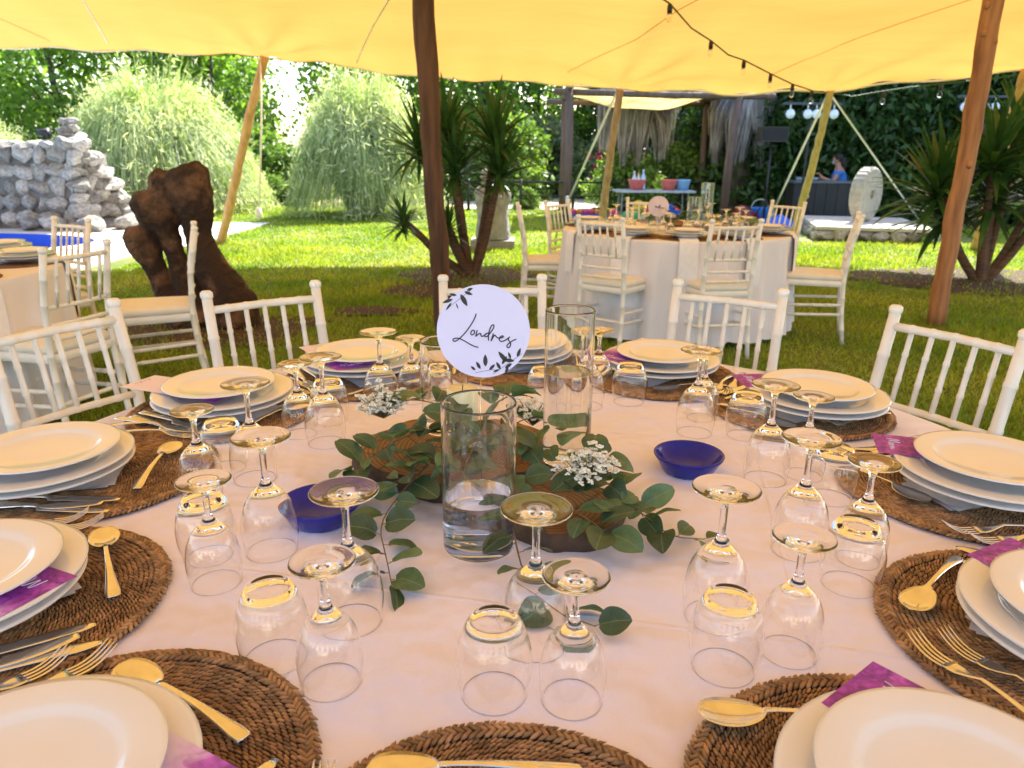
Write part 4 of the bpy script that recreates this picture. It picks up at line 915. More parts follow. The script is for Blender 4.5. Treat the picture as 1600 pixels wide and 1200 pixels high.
# crumbs: none; FAR TABLES
def far_setting(c, R_, ang, where, glasses=True, nap=True, mate=None):
    a = R(ang); fx, fy = -math.cos(a), -math.sin(a); rx_, ry_ = fy, -fx; rm = R_ - .205; mx_, my_ = c[0] + rm * math.cos(a), c[1] + rm * math.sin(a)
    def P_(x, y, z=0): return (mx_ + rx_ * x + fx * y, my_ + ry_ * x + fy * y, .7505 + z)
    rz = math.atan2(ry_, rx_)
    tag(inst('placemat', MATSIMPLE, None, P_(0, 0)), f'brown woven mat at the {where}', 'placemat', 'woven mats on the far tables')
    for k in range(3):
        tag(inst('side_plate' if k == 2 else 'dinner_plate', PL_Bf if k == 2 else PL_Af, None, P_(0, -.03, .018 + .0125 * k + (.010 if k == 2 else 0))), f'{("bottom", "middle", "top")[k]} white plate of the stack at the {where}', 'plate', 'plates on the far tables')
    if nap: tag(inst('napkin', NAPH, None, P_(0, 0, 0), (0, 0, rz)), f'white napkin hanging over the table edge at the {where}', 'napkin', 'napkins hanging from the far tables')
    if glasses:
        for me, nm, x, y, lb in ((WLf, 'wine_glass', .10, .22, 'tall upturned wine glass'), (WSf, 'wine_glass', .17, .19, 'shorter upturned wine glass'), (TUf, 'tumbler', .03, .215, 'upturned tumbler')):
            tag(inst(nm, me, None, P_(x, y, .0002)), f'{lb} at the {where}', 'wine glass' if nm[0] == 'w' else 'tumbler', 'glasses on the far tables')
for ang, w in ((234, 'front left seat of the far table'), (264, 'front middle seat of the far table'), (294, 'front right seat of the far table'), (330, 'right seat of the far table'), (200, 'left seat of the far table'), (160, 'back left seat of the far table'), (90, 'back middle seat of the far table'), (30, 'back right seat of the far table')):
    far_setting(C2, .88, ang, w)
for ang, w in ((-20, 'near right seat of the left table'), (25, 'right seat of the left table'), (65, 'back seat of the left table'), (-60, 'near seat of the left table')): far_setting(C3, .88, ang, w, glasses=False)
slab('wood_slice', 'wood slice in the middle of the far table', (C2[0] + .08, C2[1] - .1), .17, .15, .7505, .05, seed=12)
def vase_f(label, c, z, r, h): 
    t = thing('cylinder_vase', label, 'vase', (c[0], c[1], z), 0, 'clear glass cylinder vases'); MB().lathe(supported([(0, 0), (r, 0), (r, h), (r - .003, h), (r - .003, .012), (0, .012)])[::-1], 20).build('glass_wall', GLASS, t)
vase_f('tall glass cylinder vase on the far table', (C2[0] + .22, C2[1] - .02), .801, .05, .30); vase_f('lower glass cylinder vase on the far table in front of the leaves', (C2[0] + .10, C2[1] - .12), .801, .05, .2)
sg2 = thing('table_sign', 'small round pink card sign on the far table', 'sign', (C2[0] - .20, C2[1] - .28, .7505))
d2 = inst('card_disc', MB().lathe([(0, .001), (.075, .001), (.075, -.001), (0, -.001)], 40).mesh('card_disc', plain('pinkish_card', (.62, .50, .50)), False), sg2, (0, 0, .19), (R(84), 0, R(-6)))
g = MB()
for s in STR[1:]: stroke(g, K([(x + 60 if 0 else x - 60, y) for x, y in s]), .0016, lambda u, v: (u, v, .0022), 4)
g.build('lettering', INK, d2); MB().tube([(0, 0, .118), (0, 0, .004), (.05, 0, .004), (-.05, 0, .004)], .0018, 5).build('wire_stand', BRASSW, sg2)
for i, (dx, dy, w) in enumerate(((-.08, -.12, 'left'), (.18, -.16, 'right'), (.02, .02, 'back'))):
    sprig(f'eucalyptus greenery at the {w} of the far table centrepiece', [(C2[0] + dx, C2[1] + dy, .82), (C2[0] + dx * 1.8, C2[1] + dy * 1.2, .87), (C2[0] + dx * 2.8, C2[1] + dy * 1.4, .83)], 16, 30 + i, size=1.25)
#@@PART2@@
# ================================================================ ROCKERY AND POOL
def rockmesh(seed, sub=2, flat=1.):
    r_ = random.Random(seed); off = Vector((r_.uniform(0, 50),) * 3); vs, fs = ICO[sub]; out = []
    planes = [(Vector((r_.gauss(0, 1), r_.gauss(0, 1), r_.gauss(0, 1))).normalized(), r_.uniform(.48, .80)) for _ in range(13)]
    for v in vs:
        p = Vector(v); k = 1.
        for n_, d in planes:
            q = p.dot(n_)
            if q > d: k = min(k, d / q)
        p = p * k * 1.18 * (1 + .14 * noise.noise(p * 1.8 + off)); out.append(tuple(p))
    return MB().add(out, fs).mesh('stone', STONE, False)
ROCKS = [rockmesh(s, 3) for s in range(8)]
ROCKC = mat('rockery_mortar', (.20, .18, .155), .95, col2=(.13, .12, .105), scale=8, bump=.8, bscale=20, dist=.02)
rk = thing('rockery_waterfall', 'grey stone rockery wall with stepped right side behind the blue pool', 'rockery', (-8.3, 12.6, 0))
def rr(a, b): return rnd.uniform(a, b)
g = MB(); g.box((-.75, .38, .62), (4.0, .7, 1.24)); g.add([(1.1, -.2, 0), (1.52, .85, 0), (.9, 1.6, 0), (-.4, 1.4, 0), (.98, .1, 1.3), (1.02, .3, 1.3), (.8, .6, 1.3), (.3, .5, 1.3)], [(0, 1, 5, 4), (1, 2, 6, 5), (2, 3, 7, 6), (3, 0, 4, 7), (4, 5, 6, 7)])
g.build('core', ROCKC, rk, False)
def stone(x, y, z, sx, sy, sz, turn=None):
    inst('stone', ROCKS[rnd.randrange(8)], rk, (x, y, z), (rr(-.12, .12), rr(-.18, .18), rr(0, 6.28) if turn is None else turn), (sx, sy, sz))
z = .06
for row in range(5):
    h = rr(.25, .30); x = -2.9
    while x < 1.15:
        w = rr(.22, .44)
        if not (row in (2, ) and -.45 < x + w / 2 < -.05): stone(x + w / 2, .02 + rr(-.02, .02), z + h / 2, w * .52, .12, h * .56, rr(-.12, .12))
        x += w * .92
    z += h * .94
x = -2.9
while x < .95: w = rr(.22, .38); stone(x + w / 2, .12, z + .02, w * .58, .26, .09, rr(-.3, .3)); x += w
for row in range(7):
    zz = .10 + row * .215; t_end = 1 - zz / 1.62; n = max(1, int(1 + t_end * 5)); 
    for k in range(n + 1):
        t_ = t_end * (k / max(1, n)); stone(1.10 + .50 * t_ + rr(-.04, .04), -.05 + 1.05 * t_, zz + rr(-.03, .03), rr(.14, .21), rr(.15, .22), rr(.11, .15))
    stone(1.10 + .50 * t_end + .05, -.05 + 1.05 * t_end - .1, zz - .03, .2, .22, .12)
for k, (x, y, z, s) in enumerate(((.82, .15, 1.36, .16), (1.02, .2, 1.34, .15), (.9, .3, 1.5, .15), (1.08, .28, 1.5, .12), (.95, .3, 1.62, .13), (.84, .3, 1.62, .10), (.98, .32, 1.73, .12), (.88, .32, 1.74, .10), (1.02, .3, 1.64, .10), (.7, .2, 1.33, .14))): stone(x, y, z, s, s, s * .6)
for x, y, s in ((1.35, -.35, .26), (1.75, .2, .30), (1.6, 1.1, .2), (.75, -.30, .22), (.35, -.26, .2)): stone(x, y, .12, s, s * .9, s * .6)
t = thing('garden_spotlight', 'small black spotlight on top of the stone rockery', 'spotlight', (-7.62, 12.6, 1.40))
MB().box((0, 0, .06), (.03, .03, .14)).build('bracket', PLASTB, t); MB().tube([(-.10, 0, .16), (.09, 0, .16)], [.05, .075], 12).build('lamp_housing', PLASTB, t)

# ================================================================ SCULPTURES
def blobby(name, parts, m, parent, voxel, disp=.0, dscale=.15, smooth=6):
    g = MB()
    for p in parts:
        if p[0] == 'b': g.ball(p[1], p[2], 2)
        else: g.tube(p[1], p[2], 12)
    o = g.build(name, m, parent); r_ = o.modifiers.new('r', 'REMESH'); r_.mode = 'VOXEL'; r_.voxel_size = voxel; r_.use_smooth_shade = True
    s_ = o.modifiers.new('s', 'SMOOTH'); s_.iterations = smooth; s_.factor = .6
    if disp:
        tx = bpy.data.textures.new(name + '_relief', 'CLOUDS'); tx.noise_scale = dscale; tx.noise_depth = 3; d = o.modifiers.new('d', 'DISPLACE'); d.texture = tx; d.strength = disp; d.mid_level = .5
    return o
sc_ = thing('rusty_sculpture', 'dark rusty brown abstract sculpture of leaning rounded forms on the lawn', 'sculpture', (-2.62, 5.75, 0))
def carve(pts):   # sketch grid (about 5 mm per unit) to metres
    return ('t', [((x - 267) * .0049, dy, 1.29 - (y - 243) * .0050) for x, y, r0, dy in pts], [r0 * .0049 for x, y, r0, dy in pts])
blobby('carved_body', [carve([(296, 262, 27, 0), (300, 272, 34, 0), (303, 300, 33, 0), (309, 330, 27, 0), (307, 360, 21, 0), (313, 385, 23, -.02), (326, 415, 27, -.04), (346, 445, 32, -.05), (358, 480, 36, -.08), (360, 506, 38, -.1)]), carve([(372, 446, 14, -.05), (374, 456, 20, -.06), (372, 480, 26, -.08), (368, 506, 30, -.1)]),
    carve([(276, 272, 24, .02), (272, 284, 32, .02), (266, 310, 30, .02), (266, 330, 20, .04), (274, 350, 14, .06)]),
    carve([(240, 298, 22, 0), (240, 312, 33, 0), (247, 338, 28, 0), (262, 365, 17, 0), (268, 392, 15, 0), (274, 420, 18, 0), (284, 450, 24, -.02), (298, 480, 32, -.05), (312, 506, 40, -.1)]),
    carve([(214, 350, 18, 0), (216, 362, 28, 0), (221, 384, 26, 0), (229, 404, 18, 0), (238, 428, 17, 0), (250, 456, 22, -.02), (268, 484, 29, -.04), (290, 506, 38, -.1)]),
    carve([(222, 346, 16, .03), (236, 338, 18, .03)])], RUST, sc_, .014, .022, .05, smooth=5)
st_ = thing('stone_statue', 'pale grey carved stone figure standing behind the spiky plant', 'statue', (-.29, 10.75, 0))
blobby('figure', [('t', [(0, 0, .12), (0, 0, .45), (-.02, 0, .72)], [.26, .225, .24]), ('b', (-.05, 0, .76), (.23, .18, .13)), ('b', (.12, 0, .72), (.15, .15, .16)), ('t', [(-.10, 0, .8), (-.10, 0, .95)], [.10, .06]), ('b', (-.10, 0, 1.0), (.085, .09, .10))], STATUE, st_, .022, .02, .06)
MB().box((0, 0, .06), (.62, .5, .12)).build('plinth', STATUE, st_, False)

# ================================================================ MILLSTONE ON ITS PLINTH
pt = thing('stone_plinth', 'low rectangular rubble stone plinth under the millstone', 'plinth', (5.95, 12.85, 0), R(-14))
MB().box((0, 0, .20), (1.75, 2.3, .05)).build('top_slab', plain('slab_top', (.50, .46, .40), .9, bump=.4), pt, False); MB().box((0, 0, .085), (1.62, 2.16, .17)).build('core', ROCKC, pt, False)
for sx, sy, ln, dx, dy in ((0, -1.11, 1.75, 1, 0), (0, 1.11, 1.75, 1, 0), (-.84, 0, 2.3, 0, 1), (.84, 0, 2.3, 0, 1)):
    s = -ln / 2
    while s < ln / 2 - .05:
        w = rr(.16, .30); 
        inst('stone', ROCKS[rnd.randrange(8)], pt, (sx + dx * (s + w / 2), sy + dy * (s + w / 2), .09), (0, 0, 0 if dx else R(90)), (w * .58, .09, .105)); s += w * .95
ms = thing('millstone', 'upright round grooved millstone wheel standing on the plinth', 'millstone', (6.0, 12.95, .226), R(-47))
N = 60; g = MB(); vs = []
rr0, hole, th = .45, .075, .105
prof = [(hole, -th), (rr0 - .03, -th), (rr0, -th + .03), (rr0, th - .03), (rr0 - .03, th), (hole, th)]
for r0, xx in prof:
    for k in range(N):
        a = 2 * math.pi * k / N; q = r0 * (1 - (.028 if (k % 2 and r0 > .3) else 0)); vs.append((xx, q * math.cos(a), rr0 + q * math.sin(a)))
g.add(vs, [(i * N + k, i * N + (k + 1) % N, ((i + 1) % 6) * N + (k + 1) % N, ((i + 1) % 6) * N + k) for i in range(6) for k in range(N)]); g.build('wheel', MILL, ms, False)

# ================================================================ YUCCAS
def yleaf(L_, w, bend, seed):
    vs, fs = [], []; n = 8
    for i in range(n + 1):
        s = i / n; ww = w * (.55 + .9 * s - 1.45 * s ** 3) if s < 1 else .001; ww = max(ww, .0015); z = -bend * L_ * s ** 2.4
        for t_, dz in ((-1, .35), (0, 0), (1, .35)): vs.append((s * L_, ww * t_, z + dz * ww))
    for i in range(n):
        for j in range(2): a = i * 3 + j; fs.append((a, a + 3, a + 4, a + 1))
    return MB().add(vs, fs).mesh('leaf', YUC)
YL = [yleaf(.58, .034, .10, 1), yleaf(.62, .036, .22, 2), yleaf(.52, .032, .02, 3), yleaf(.56, .030, .38, 4)]
def yucca(label, base, rosettes, per, seed, size=1.):
    r_ = random.Random(seed); t = thing('yucca_plant', label, 'yucca', base)
    for (x, y, z, sc) in rosettes:
        p = Vector((x, y, z)) - Vector(base); m_ = Vector((p.x * .45, p.y * .45, p.z * .30)); q = [(p.x * .08, p.y * .08, 0), tuple(m_), tuple(m_.lerp(p, .55) + Vector((0, 0, .02))), tuple(p)]
        q = [Vector(v) for v in q]; z_ = [q[0]]
        for _ in range(2):
            z_ = [q[0]]
            for a, b in zip(q, q[1:]): z_ += [a.lerp(b, .25), a.lerp(b, .75)]
            z_.append(q[-1]); q = z_
        MB().tube(q, [.052 - .022 * k / len(q) for k in range(len(q))], 10).build('stalk', YTRUNK, t)
        gi = MB()
        for k in range(46):
            az = r_.uniform(0, 6.28); el = R(r_.uniform(-35, 75)); L_ = .5 * sc * size * r_.uniform(.7, 1.1); d = Vector((math.cos(az) * math.cos(el), math.sin(az) * math.cos(el), math.sin(el))); yv = Vector((0, 0, 1)).cross(d).normalized() * .026 * sc; c0 = p + Vector((0, 0, -.16 * r_.random())); dr = Vector((0, 0, -.10 * L_))
            gi.add([tuple(c0 - yv * .5), tuple(c0 + yv * .5), tuple(c0 + d * L_ * .45 + yv), tuple(c0 + d * L_ * .45 - yv), tuple(c0 + d * L_ + dr)], [(0, 1, 2, 3), (3, 2, 4)])
        tag(gi.build('inner_leaves', YUC, t, False), kind='stuff')
        n = int(per * (.7 + .3 * sc)); ax = (q[-1] - q[-3]).normalized()
        for k in range(n):
            s = k / n; az = k * 2.39996 + r_.uniform(-.2, .2); el = R(82 - 112 * s ** .9 + r_.uniform(-8, 8))
            d = Vector((math.cos(az) * math.cos(el), math.sin(az) * math.cos(el), math.sin(el))); d = (d + ax * .25).normalized()
            yv = Vector((0, 0, 1)).cross(d).normalized(); zv = d.cross(yv); m3 = Matrix((d, yv, zv)).transposed()
            inst('leaf', YL[0 if s < .3 else r_.choice((0, 1, 1, 2, 3))], t, p + Vector((0, 0, -.10 * s)) + d * .015, m3, sc * size * r_.uniform(.85, 1.1))
yucca('tall spiky green yucca with several stalks behind the thick bark pole', (-.46, 8.3, 0), [(-1.02, 8.35, 1.36, .95), (-.20, 8.3, 1.42, 1.05), (-.14, 8.15, 1.12, .95), (-.62, 8.2, 1.12, 1.0), (-.72, 8.4, 1.50, 1.0), (-1.20, 8.2, .60, .6), (-.70, 8.1, .55, .5)], 43, 1)
yucca('wide dense green yucca at the right edge behind the leaning pole', (5.15, 8.1, 0), [(4.45, 8.0, .98, 1.1), (5.05, 8.0, .92, 1.15), (5.25, 8.1, 1.52, 1.05), (4.78, 8.4, .70, 1.0), (5.65, 8.2, .90, 1.1), (4.85, 7.8, 1.28, 1.1), (6.0, 8.1, 1.5, 1.1)], 43, 2, 1.12)

# ================================================================ PAMPAS GRASS
def pampas(label, x, y, H_, Rr, n, seed):
    g_ = np.random.default_rng(seed); t = thing('pampas_clump', label, 'pampas grass', (x, y, 0), 0, 'pampas grass clumps')
    segs = 6; az = g_.uniform(0, 2 * np.pi, n); lean = np.sqrt(g_.uniform(.0, 1.15, n)); L_ = H_ * g_.uniform(.72, 1.06, n) * (1 + .10 * np.sin(az * 3 + seed) + .07 * np.sin(az * 7)) * np.where(g_.uniform(0, 1, n) < .05, 1.16, 1); w = .012 + .006 * g_.uniform(0, 1, n)
    s = np.linspace(0, 1, segs + 1)[None, :]; hz = (Rr * lean[:, None]) * (.75 * s + .25 * s ** 2); zz = L_[:, None] * (s * 1.35 - s ** 3 * (.35 + .88 * lean[:, None] ** 2.2))
    zz = np.maximum(zz, .02)
    rb = g_.uniform(0, .35, n)[:, None]; ca, sa = np.cos(az)[:, None], np.sin(az)[:, None]; ph = az[:, None] + g_.normal(0, .25, n)[:, None] * s
    X = ca * rb + np.cos(ph) * hz; Y = sa * rb + np.sin(ph) * hz; ww = w[:, None] * (1 - s * .8); pa = g_.uniform(0, 6.28, n)[:, None]; dx, dy = np.cos(pa) * ww, np.sin(pa) * ww
    v = np.stack([np.stack([X - dx, Y - dy, zz], 2), np.stack([X + dx, Y + dy, zz], 2)], 2).reshape(-1, 3)
    b = (np.arange(n) * (segs + 1) * 2)[:, None] + (np.arange(segs) * 2)[None, :]; lp = np.stack([b, b + 1, b + 3, b + 2], 2).ravel()
    o = inst('blades', rawmesh('blades', v, 4, lp, PAMP), t); tag(o, kind='stuff')
    # feathery drooping tips
    k = g_.integers(0, n, int(n * 2.2)); tip = v.reshape(n, segs + 1, 2, 3)[k, -1 - g_.integers(0, 3, len(k)), 0]; tip = tip + g_.normal(0, .09, tip.shape)
    q, l = leafquads(tip, .016, g_, 9, .9); o = inst('plumes', rawmesh('plumes', q, 4, l, PLUME), t); tag(o, kind='stuff')
PLUME = mat('pale_plume', (.52, .56, .34), .7, col2=(.66, .66, .50), scale=1.2, island=.3, trans=.4)
pampas('large pale green pampas clump behind the stone rockery', -7.9, 17.0, 2.75, 2.1, 11000, 1)
pampas('tall pampas clump between the golden pole and the bark pole', -3.15, 16.2, 2.75, 1.35, 9000, 2)
pampas('pampas clump cut by the left edge above the rockery', -12.7, 17.5, 2.1, 2.2, 4000, 3)

# ================================================================ TREES
def crownmesh(name, seed, h0, h1, rad, nclump, per, size, m, aspect=1.5, shape='oval', down=.2, clump=.38):
    g_ = np.random.default_rng(seed); u = g_.uniform(0, 1, nclump); z = h0 + (h1 - h0) * u; q = (z - h0) / (h1 - h0)
    env = {'oval': np.sin(np.pi * np.clip(q * .86 + .10, 0, 1)) ** .6, 'column': np.clip(1.05 - .55 * q, .1, 1), 'bush': np.sqrt(np.clip(1 - q ** 2.2, 0.02, 1))}[shape]
    a = g_.uniform(0, 6.28, nclump); r_ = rad * env * g_.uniform(.35, 1.08, nclump) ** .6
    lump = 1 + .22 * np.sin(a * 3 + z * 1.3 + seed); c = np.stack([r_ * lump * np.cos(a), r_ * lump * np.sin(a), z], 1)
    pts = np.repeat(c, per, 0) + g_.normal(0, clump, (nclump * per, 3)) * np.array([1, 1, .75]); pts[:, 2] = np.maximum(pts[:, 2], .03)
    v, l = leafquads(pts, size, g_, aspect, down); return rawmesh(name, v, 4, l, m), c
def limbs(h, rad, cl, seed, r0=.16):
    r_ = random.Random(seed); g = MB(); tp = [(0, 0, 0)] + [(r_.uniform(-.12, .12), r_.uniform(-.12, .12), h * k / 6) for k in range(1, 6)] + [(0, 0, h * .92)]; g.tube(tp, [r0 * (1 - .82 * k / 6) for k in range(7)], 10)
    for i in range(26):
        c = cl[r_.randrange(len(cl))]; z0 = max(.2, c[2] - r_.uniform(.4, 1.1)); f_ = z0 / h; p0 = Vector((0, 0, z0)); p1 = Vector(c.tolist()); g.tube([p0, p0.lerp(p1, .5) + Vector((0, 0, -.08)), p1], [r0 * .38 * (1 - f_ * .6), r0 * .22, .008], 6)
    return g.mesh('trunk', TRUNK)
def treekind(name, label, cat, group, seed, h0, h1, rad, ncl, per, size, m, **k):
    cm, c = crownmesh('crown', seed, h0, h1, rad, ncl, per, size, m, **k); t = thing(name, label, cat, (0, 0, 0), 0, group)
    tag(inst('crown', cm, t), kind='stuff'); inst('trunk', limbs(h1, rad, c, seed), t); return t
def scatter(kinds, spots):
    used = {}
    for (k, x, y, s, lb) in spots:
        r0 = kinds[k]; remember_one(r0); o = place(r0, used.get(k), lb, (x, y, 0), rnd.uniform(0, 6.28), r0.get('group')); used[k] = True; o.scale = (s, s, s)
def remember_one(r0): KIDS[r0.name] = [o for o in COL.objects if o.parent == r0] if r0.name not in KIDS else KIDS[r0.name]
def at(px, Y): return (px - 800) / 1152 * (Y * .954 + .39)
GP = 'leafy green trees beyond the lawn'
TA = treekind('poplar_tree', 'x', 'tree', GP, 11, .5, 6.6, 1.75, 170, 36, .125, LEAFA, shape='oval')
TB = treekind('poplar_tree', 'x', 'tree', GP, 12, .8, 6.2, 2.1, 175, 36, .13, LEAFA, shape='oval')
TD = treekind('dark_tree', 'x', 'tree', GP, 13, .3, 6.2, 2.1, 260, 50, .13, LEAFB, shape='oval')
BUSH = treekind('shrub', 'x', 'shrub', 'shrubs at the lawn edge', 14, .03, 1.5, .95, 120, 50, .085, LEAFC, shape='bush', clump=.16)
OLE = treekind('oleander_shrub', 'x', 'shrub', 'flowering shrubs by the path', 15, .03, 2.3, 1.5, 170, 55, .09, OLEA, shape='bush', clump=.2)
HED = treekind('evergreen_tree', 'x', 'tree', 'dark evergreen trees at the right', 16, .03, 4.4, 1.5, 420, 110, .075, LEAFB, shape='column', aspect=2.6, down=.8, clump=.26)
kinds = dict(A=TA, B=TB, D=TD, S=BUSH, O=OLE, H=HED)
sp = []
for px, Y, k, s, w in ((-60, 25, 'B', 1, 'leftmost leafy tree above the rockery'), (20, 27, 'A', 1.05, 'slim leafy tree above the left end of the rockery'), (110, 24, 'A', 1, 'leafy tree above the rockery tower'), (190, 27, 'B', 1, 'leafy tree behind the left part of the large pampas'), (270, 25, 'B', 1, 'leafy tree directly behind the large pampas clump'), (345, 24, 'A', 1.0, 'leafy tree left of the golden pole'),
                   (358, 30, 'B', .9, 'leafy tree just left of the bright sky gap'), (556, 27, 'A', .95, 'leafy tree just right of the bright sky gap'), (590, 26, 'B', 1, 'leafy tree behind the tall pampas clump'), (690, 28, 'B', 1, 'leafy tree between tall pampas and bark pole'), (755, 25, 'A', 1, 'leafy tree above the tall yucca'), (838, 27, 'B', 1.05, 'leafy tree right of the yucca above the fence'),
                   (915, 31, 'A', 1.1, 'tree seen under the left end of the shade sail'), (985, 27, 'D', 1, 'dark tree behind the left palm'), (1060, 26, 'D', 1, 'dark tree between the two palms')):
    sp.append((k, at(px, Y), Y, s, w))
for px, Y, s, w in ((405, 20.5, 1.15, 'rounded green shrub right of the golden pole'), (452, 24, .6, 'small green shrub under the bright sky gap'), (425, 19.3, .42, 'low ground shrub right of the hanging cord'), (462, 19.4, .38, 'low ground shrub left of the tall pampas'), (790, 22, 1.35, 'bright green shrub right of the yucca tops'), (820, 18.3, .30, 'tiny leafy clump at the foot of the fence post'), (905, 23.5, .8, 'green shrub behind the shade sail post'), (1010, 17.6, .55, 'low dark shrub behind the folding table'), (975, 18.4, .85, 'leafy shrub at the foot of the left palm'), (1060, 18.8, .9, 'leafy shrub between the two palms')): sp.append(('S', at(px, Y), Y, s, w))
for px, Y, s, w in ((850, 24.5, .95, 'pale oleander shrub beyond the gravel path'), (952, 23, .75, 'flowering shrub left of the palm'), (1090, 22.5, .7, 'pale shrub seen behind the sail posts')): sp.append(('O', at(px, Y), Y, s, w))
hp = ((1120, 21.5, 1, 'dark evergreen behind the right palm'), (1175, 18.6, 1.0, 'dark evergreen behind the black loudspeaker'), (1235, 18.0, 1.05, 'dark evergreen behind the pale golden pole'), (1300, 17.6, 1.0, 'dark evergreen behind the bar counter'), (1365, 17.3, 1.05, 'dark evergreen behind the millstone'), (1430, 16.9, 1.0, 'dark evergreen behind the stage lights'), (1495, 16.6, 1.08, 'dark evergreen behind the leaning pole at right'), (1560, 16.2, 1, 'dark evergreen behind the right yucca'), (1640, 16, 1.05, 'dark evergreen cut by the right edge'), (1260, 21, 1.35, 'taller dark evergreen in the second row left'), (1400, 20.5, 1.35, 'taller dark evergreen in the second row middle'), (1540, 20, 1.35, 'taller dark evergreen in the second row right'), (1740, 16, 1.1, 'dark evergreen beyond the right edge'))
for px, Y, s, w in hp: sp.append(('H', at(px, Y), Y, s, w))
scatter(kinds, sp)
# invented white house behind the camera, added for bright reflections in the glasses
WALLW = mat('whitewashed_wall', (.74, .73, .71), .9, col2=(.68, .67, .65), scale=1.5, bump=.3, bscale=30)
hs_ = thing('added_white_house', 'low white house with dark windows, added unseen behind the tables for reflections in glasses', 'house', (0, -8, 0))
g = MB(); xs_ = [-9, -7, -5.6, -3.6, -2.2, -.6, .6, 2.2, 3.6, 5.6, 7, 9]; zs_ = [0, 1.0, 2.3, 3.6]
for i in range(11):
    for j in range(3):
        if j == 1 and i % 2: continue
        g.box(((xs_[i] + xs_[i + 1]) / 2, -.15, (zs_[j] + zs_[j + 1]) / 2), (xs_[i + 1] - xs_[i] - .001 * 0, .3 - .0, zs_[j + 1] - zs_[j]))
g.build('wall', WALLW, hs_, False); WD = plain('dark_window_pane', (.03, .035, .045), .1); FR = plain('window_frame_paint', (.6, .6, .58), .5)
for i in range(1, 11, 2):
    xa, xb = xs_[i], xs_[i + 1]; w_ = MB()
    for k in range(3): w_.box((xa + .03 + (xb - xa - .06) * k / 2, -.08, 1.65), (.06, .06, 1.3))
    for z_ in (1.03, 2.27): w_.box(((xa + xb) / 2, -.082, z_), (xb - xa, .06, .06))
    wf = w_.build('window', FR, hs_, False); MB().box(((xa + xb) / 2, -.2, 1.65), (xb - xa, .02, 1.3)).build('pane', WD, wf, False)
MB().add([(-9.4, .4, 3.55), (9.4, .4, 3.55), (9.4, -5, 4.9), (-9.4, -5, 4.9), (-9.4, .4, 3.45), (9.4, .4, 3.45), (9.4, -5, 4.8), (-9.4, -5, 4.8)], [(0, 1, 2, 3), (7, 6, 5, 4), (0, 4, 5, 1), (1, 5, 6, 2), (2, 6, 7, 3), (3, 7, 4, 0)]).build('roof', plain('clay_roof', (.28, .12, .07), .9), hs_, False)
# red flowers on the shrub left of the palm
g_ = np.random.default_rng(5); c = np.stack([g_.normal(0, .4, 50), -.75 + g_.normal(0, .25, 50), .95 + g_.normal(0, .3, 50)], 1); v, l = leafquads(np.repeat(c, 12, 0) + g_.normal(0, .05, (600, 3)), .06, g_, 1.2)
tag(inst('blossoms', rawmesh('blossoms', v, 4, l, REDF), None, (at(950, 23), 22.6, 0)), 'cluster of red blossoms left of the hanging palm fronds', 'flowers', kind='stuff')

# palms with hanging skirts of dead fronds
def palm(label, x, y, seed, skirt=.8):
    g_ = np.random.default_rng(seed); r_ = random.Random(seed); t = thing('palm_tree', label, 'palm', (x, y, 0), 0, 'palms with grey hanging skirts')
    MB().tube([(0, 0, 0), (.03, 0, 1.5), (0, .05, 3.2), (0, 0, 4.6)], [.34, .28, .26, .24], 14).build('trunk', TRUNK, t)
    tufts = 34; n = 190; V, Lp = [], []; o = 0
    for i in range(tufts):
        a = i * 2.4 + r_.uniform(-.3, .3); rr_ = skirt * r_.uniform(.45, 1.05); top = r_.uniform(2.5, 4.3); bot = max(1.1, top - r_.uniform(1.3, 2.3)); 
        aa = a + g_.normal(0, .24, n); s = np.linspace(0, 1, 5)[None, :]; aa = a + (aa - a)[:, None] * (1 - .75 * s); r1 = rr_ * (.4 + .6 * np.minimum(1, s * 2.2)) + g_.normal(0, .06, (n, 1)); z = top + (bot - top) * s * g_.uniform(.7, 1.05, (n, 1)); X = np.cos(aa) * r1; Y = np.sin(aa) * r1
        w = .014 * (1 - .7 * s); pa = g_.uniform(0, 6.28, (n, 1)); v = np.stack([np.stack([X - np.cos(pa) * w, Y - np.sin(pa) * w, z], 2), np.stack([X + np.cos(pa) * w, Y + np.sin(pa) * w, z], 2)], 2).reshape(-1, 3)
        b = (np.arange(n) * 10)[:, None] + (np.arange(4) * 2)[None, :]; Lp.append(np.stack([b, b + 1, b + 3, b + 2], 2).ravel() + o); V.append(v); o += len(v)
    tag(inst('dead_fronds', rawmesh('dead_fronds', np.concatenate(V), 4, np.concatenate(Lp), SKIRT), t), kind='stuff')
    g = MB()
    for i in range(22):
        a = i * 2.4; el = r_.uniform(-.2, 1.2); pts = [Vector((math.cos(a) * q * math.cos(el), math.sin(a) * q * math.cos(el), 4.5 + q * math.sin(el) - .22 * q * q)) for q in (0, .5, 1, 1.5, 1.9)]; g.tube(pts, [.02, .016, .012, .008, .004], 5)
        for k in range(24):
            p = pts[2].lerp(pts[4], k / 24) if k > 11 else pts[0].lerp(pts[2], .4 + k / 20); d = Vector((math.cos(a + (1 if k % 2 else -1) * 1.0), math.sin(a + (1 if k % 2 else -1) * 1.0), -.4)) * .5; u = Vector((0, 0, .02)); g.add([tuple(p - u), tuple(p + d), tuple(p + u)], [(0, 1, 2)])
    tag(g.build('green_fronds', PALMG, t), kind='stuff')
palm('palm with wide grey hanging skirt left under the shade sail', at(988, 18.3), 18.6, 3, .85)
palm('palm with grey hanging skirt right behind the sail posts', at(1152, 17.2), 17.6, 4, .72)

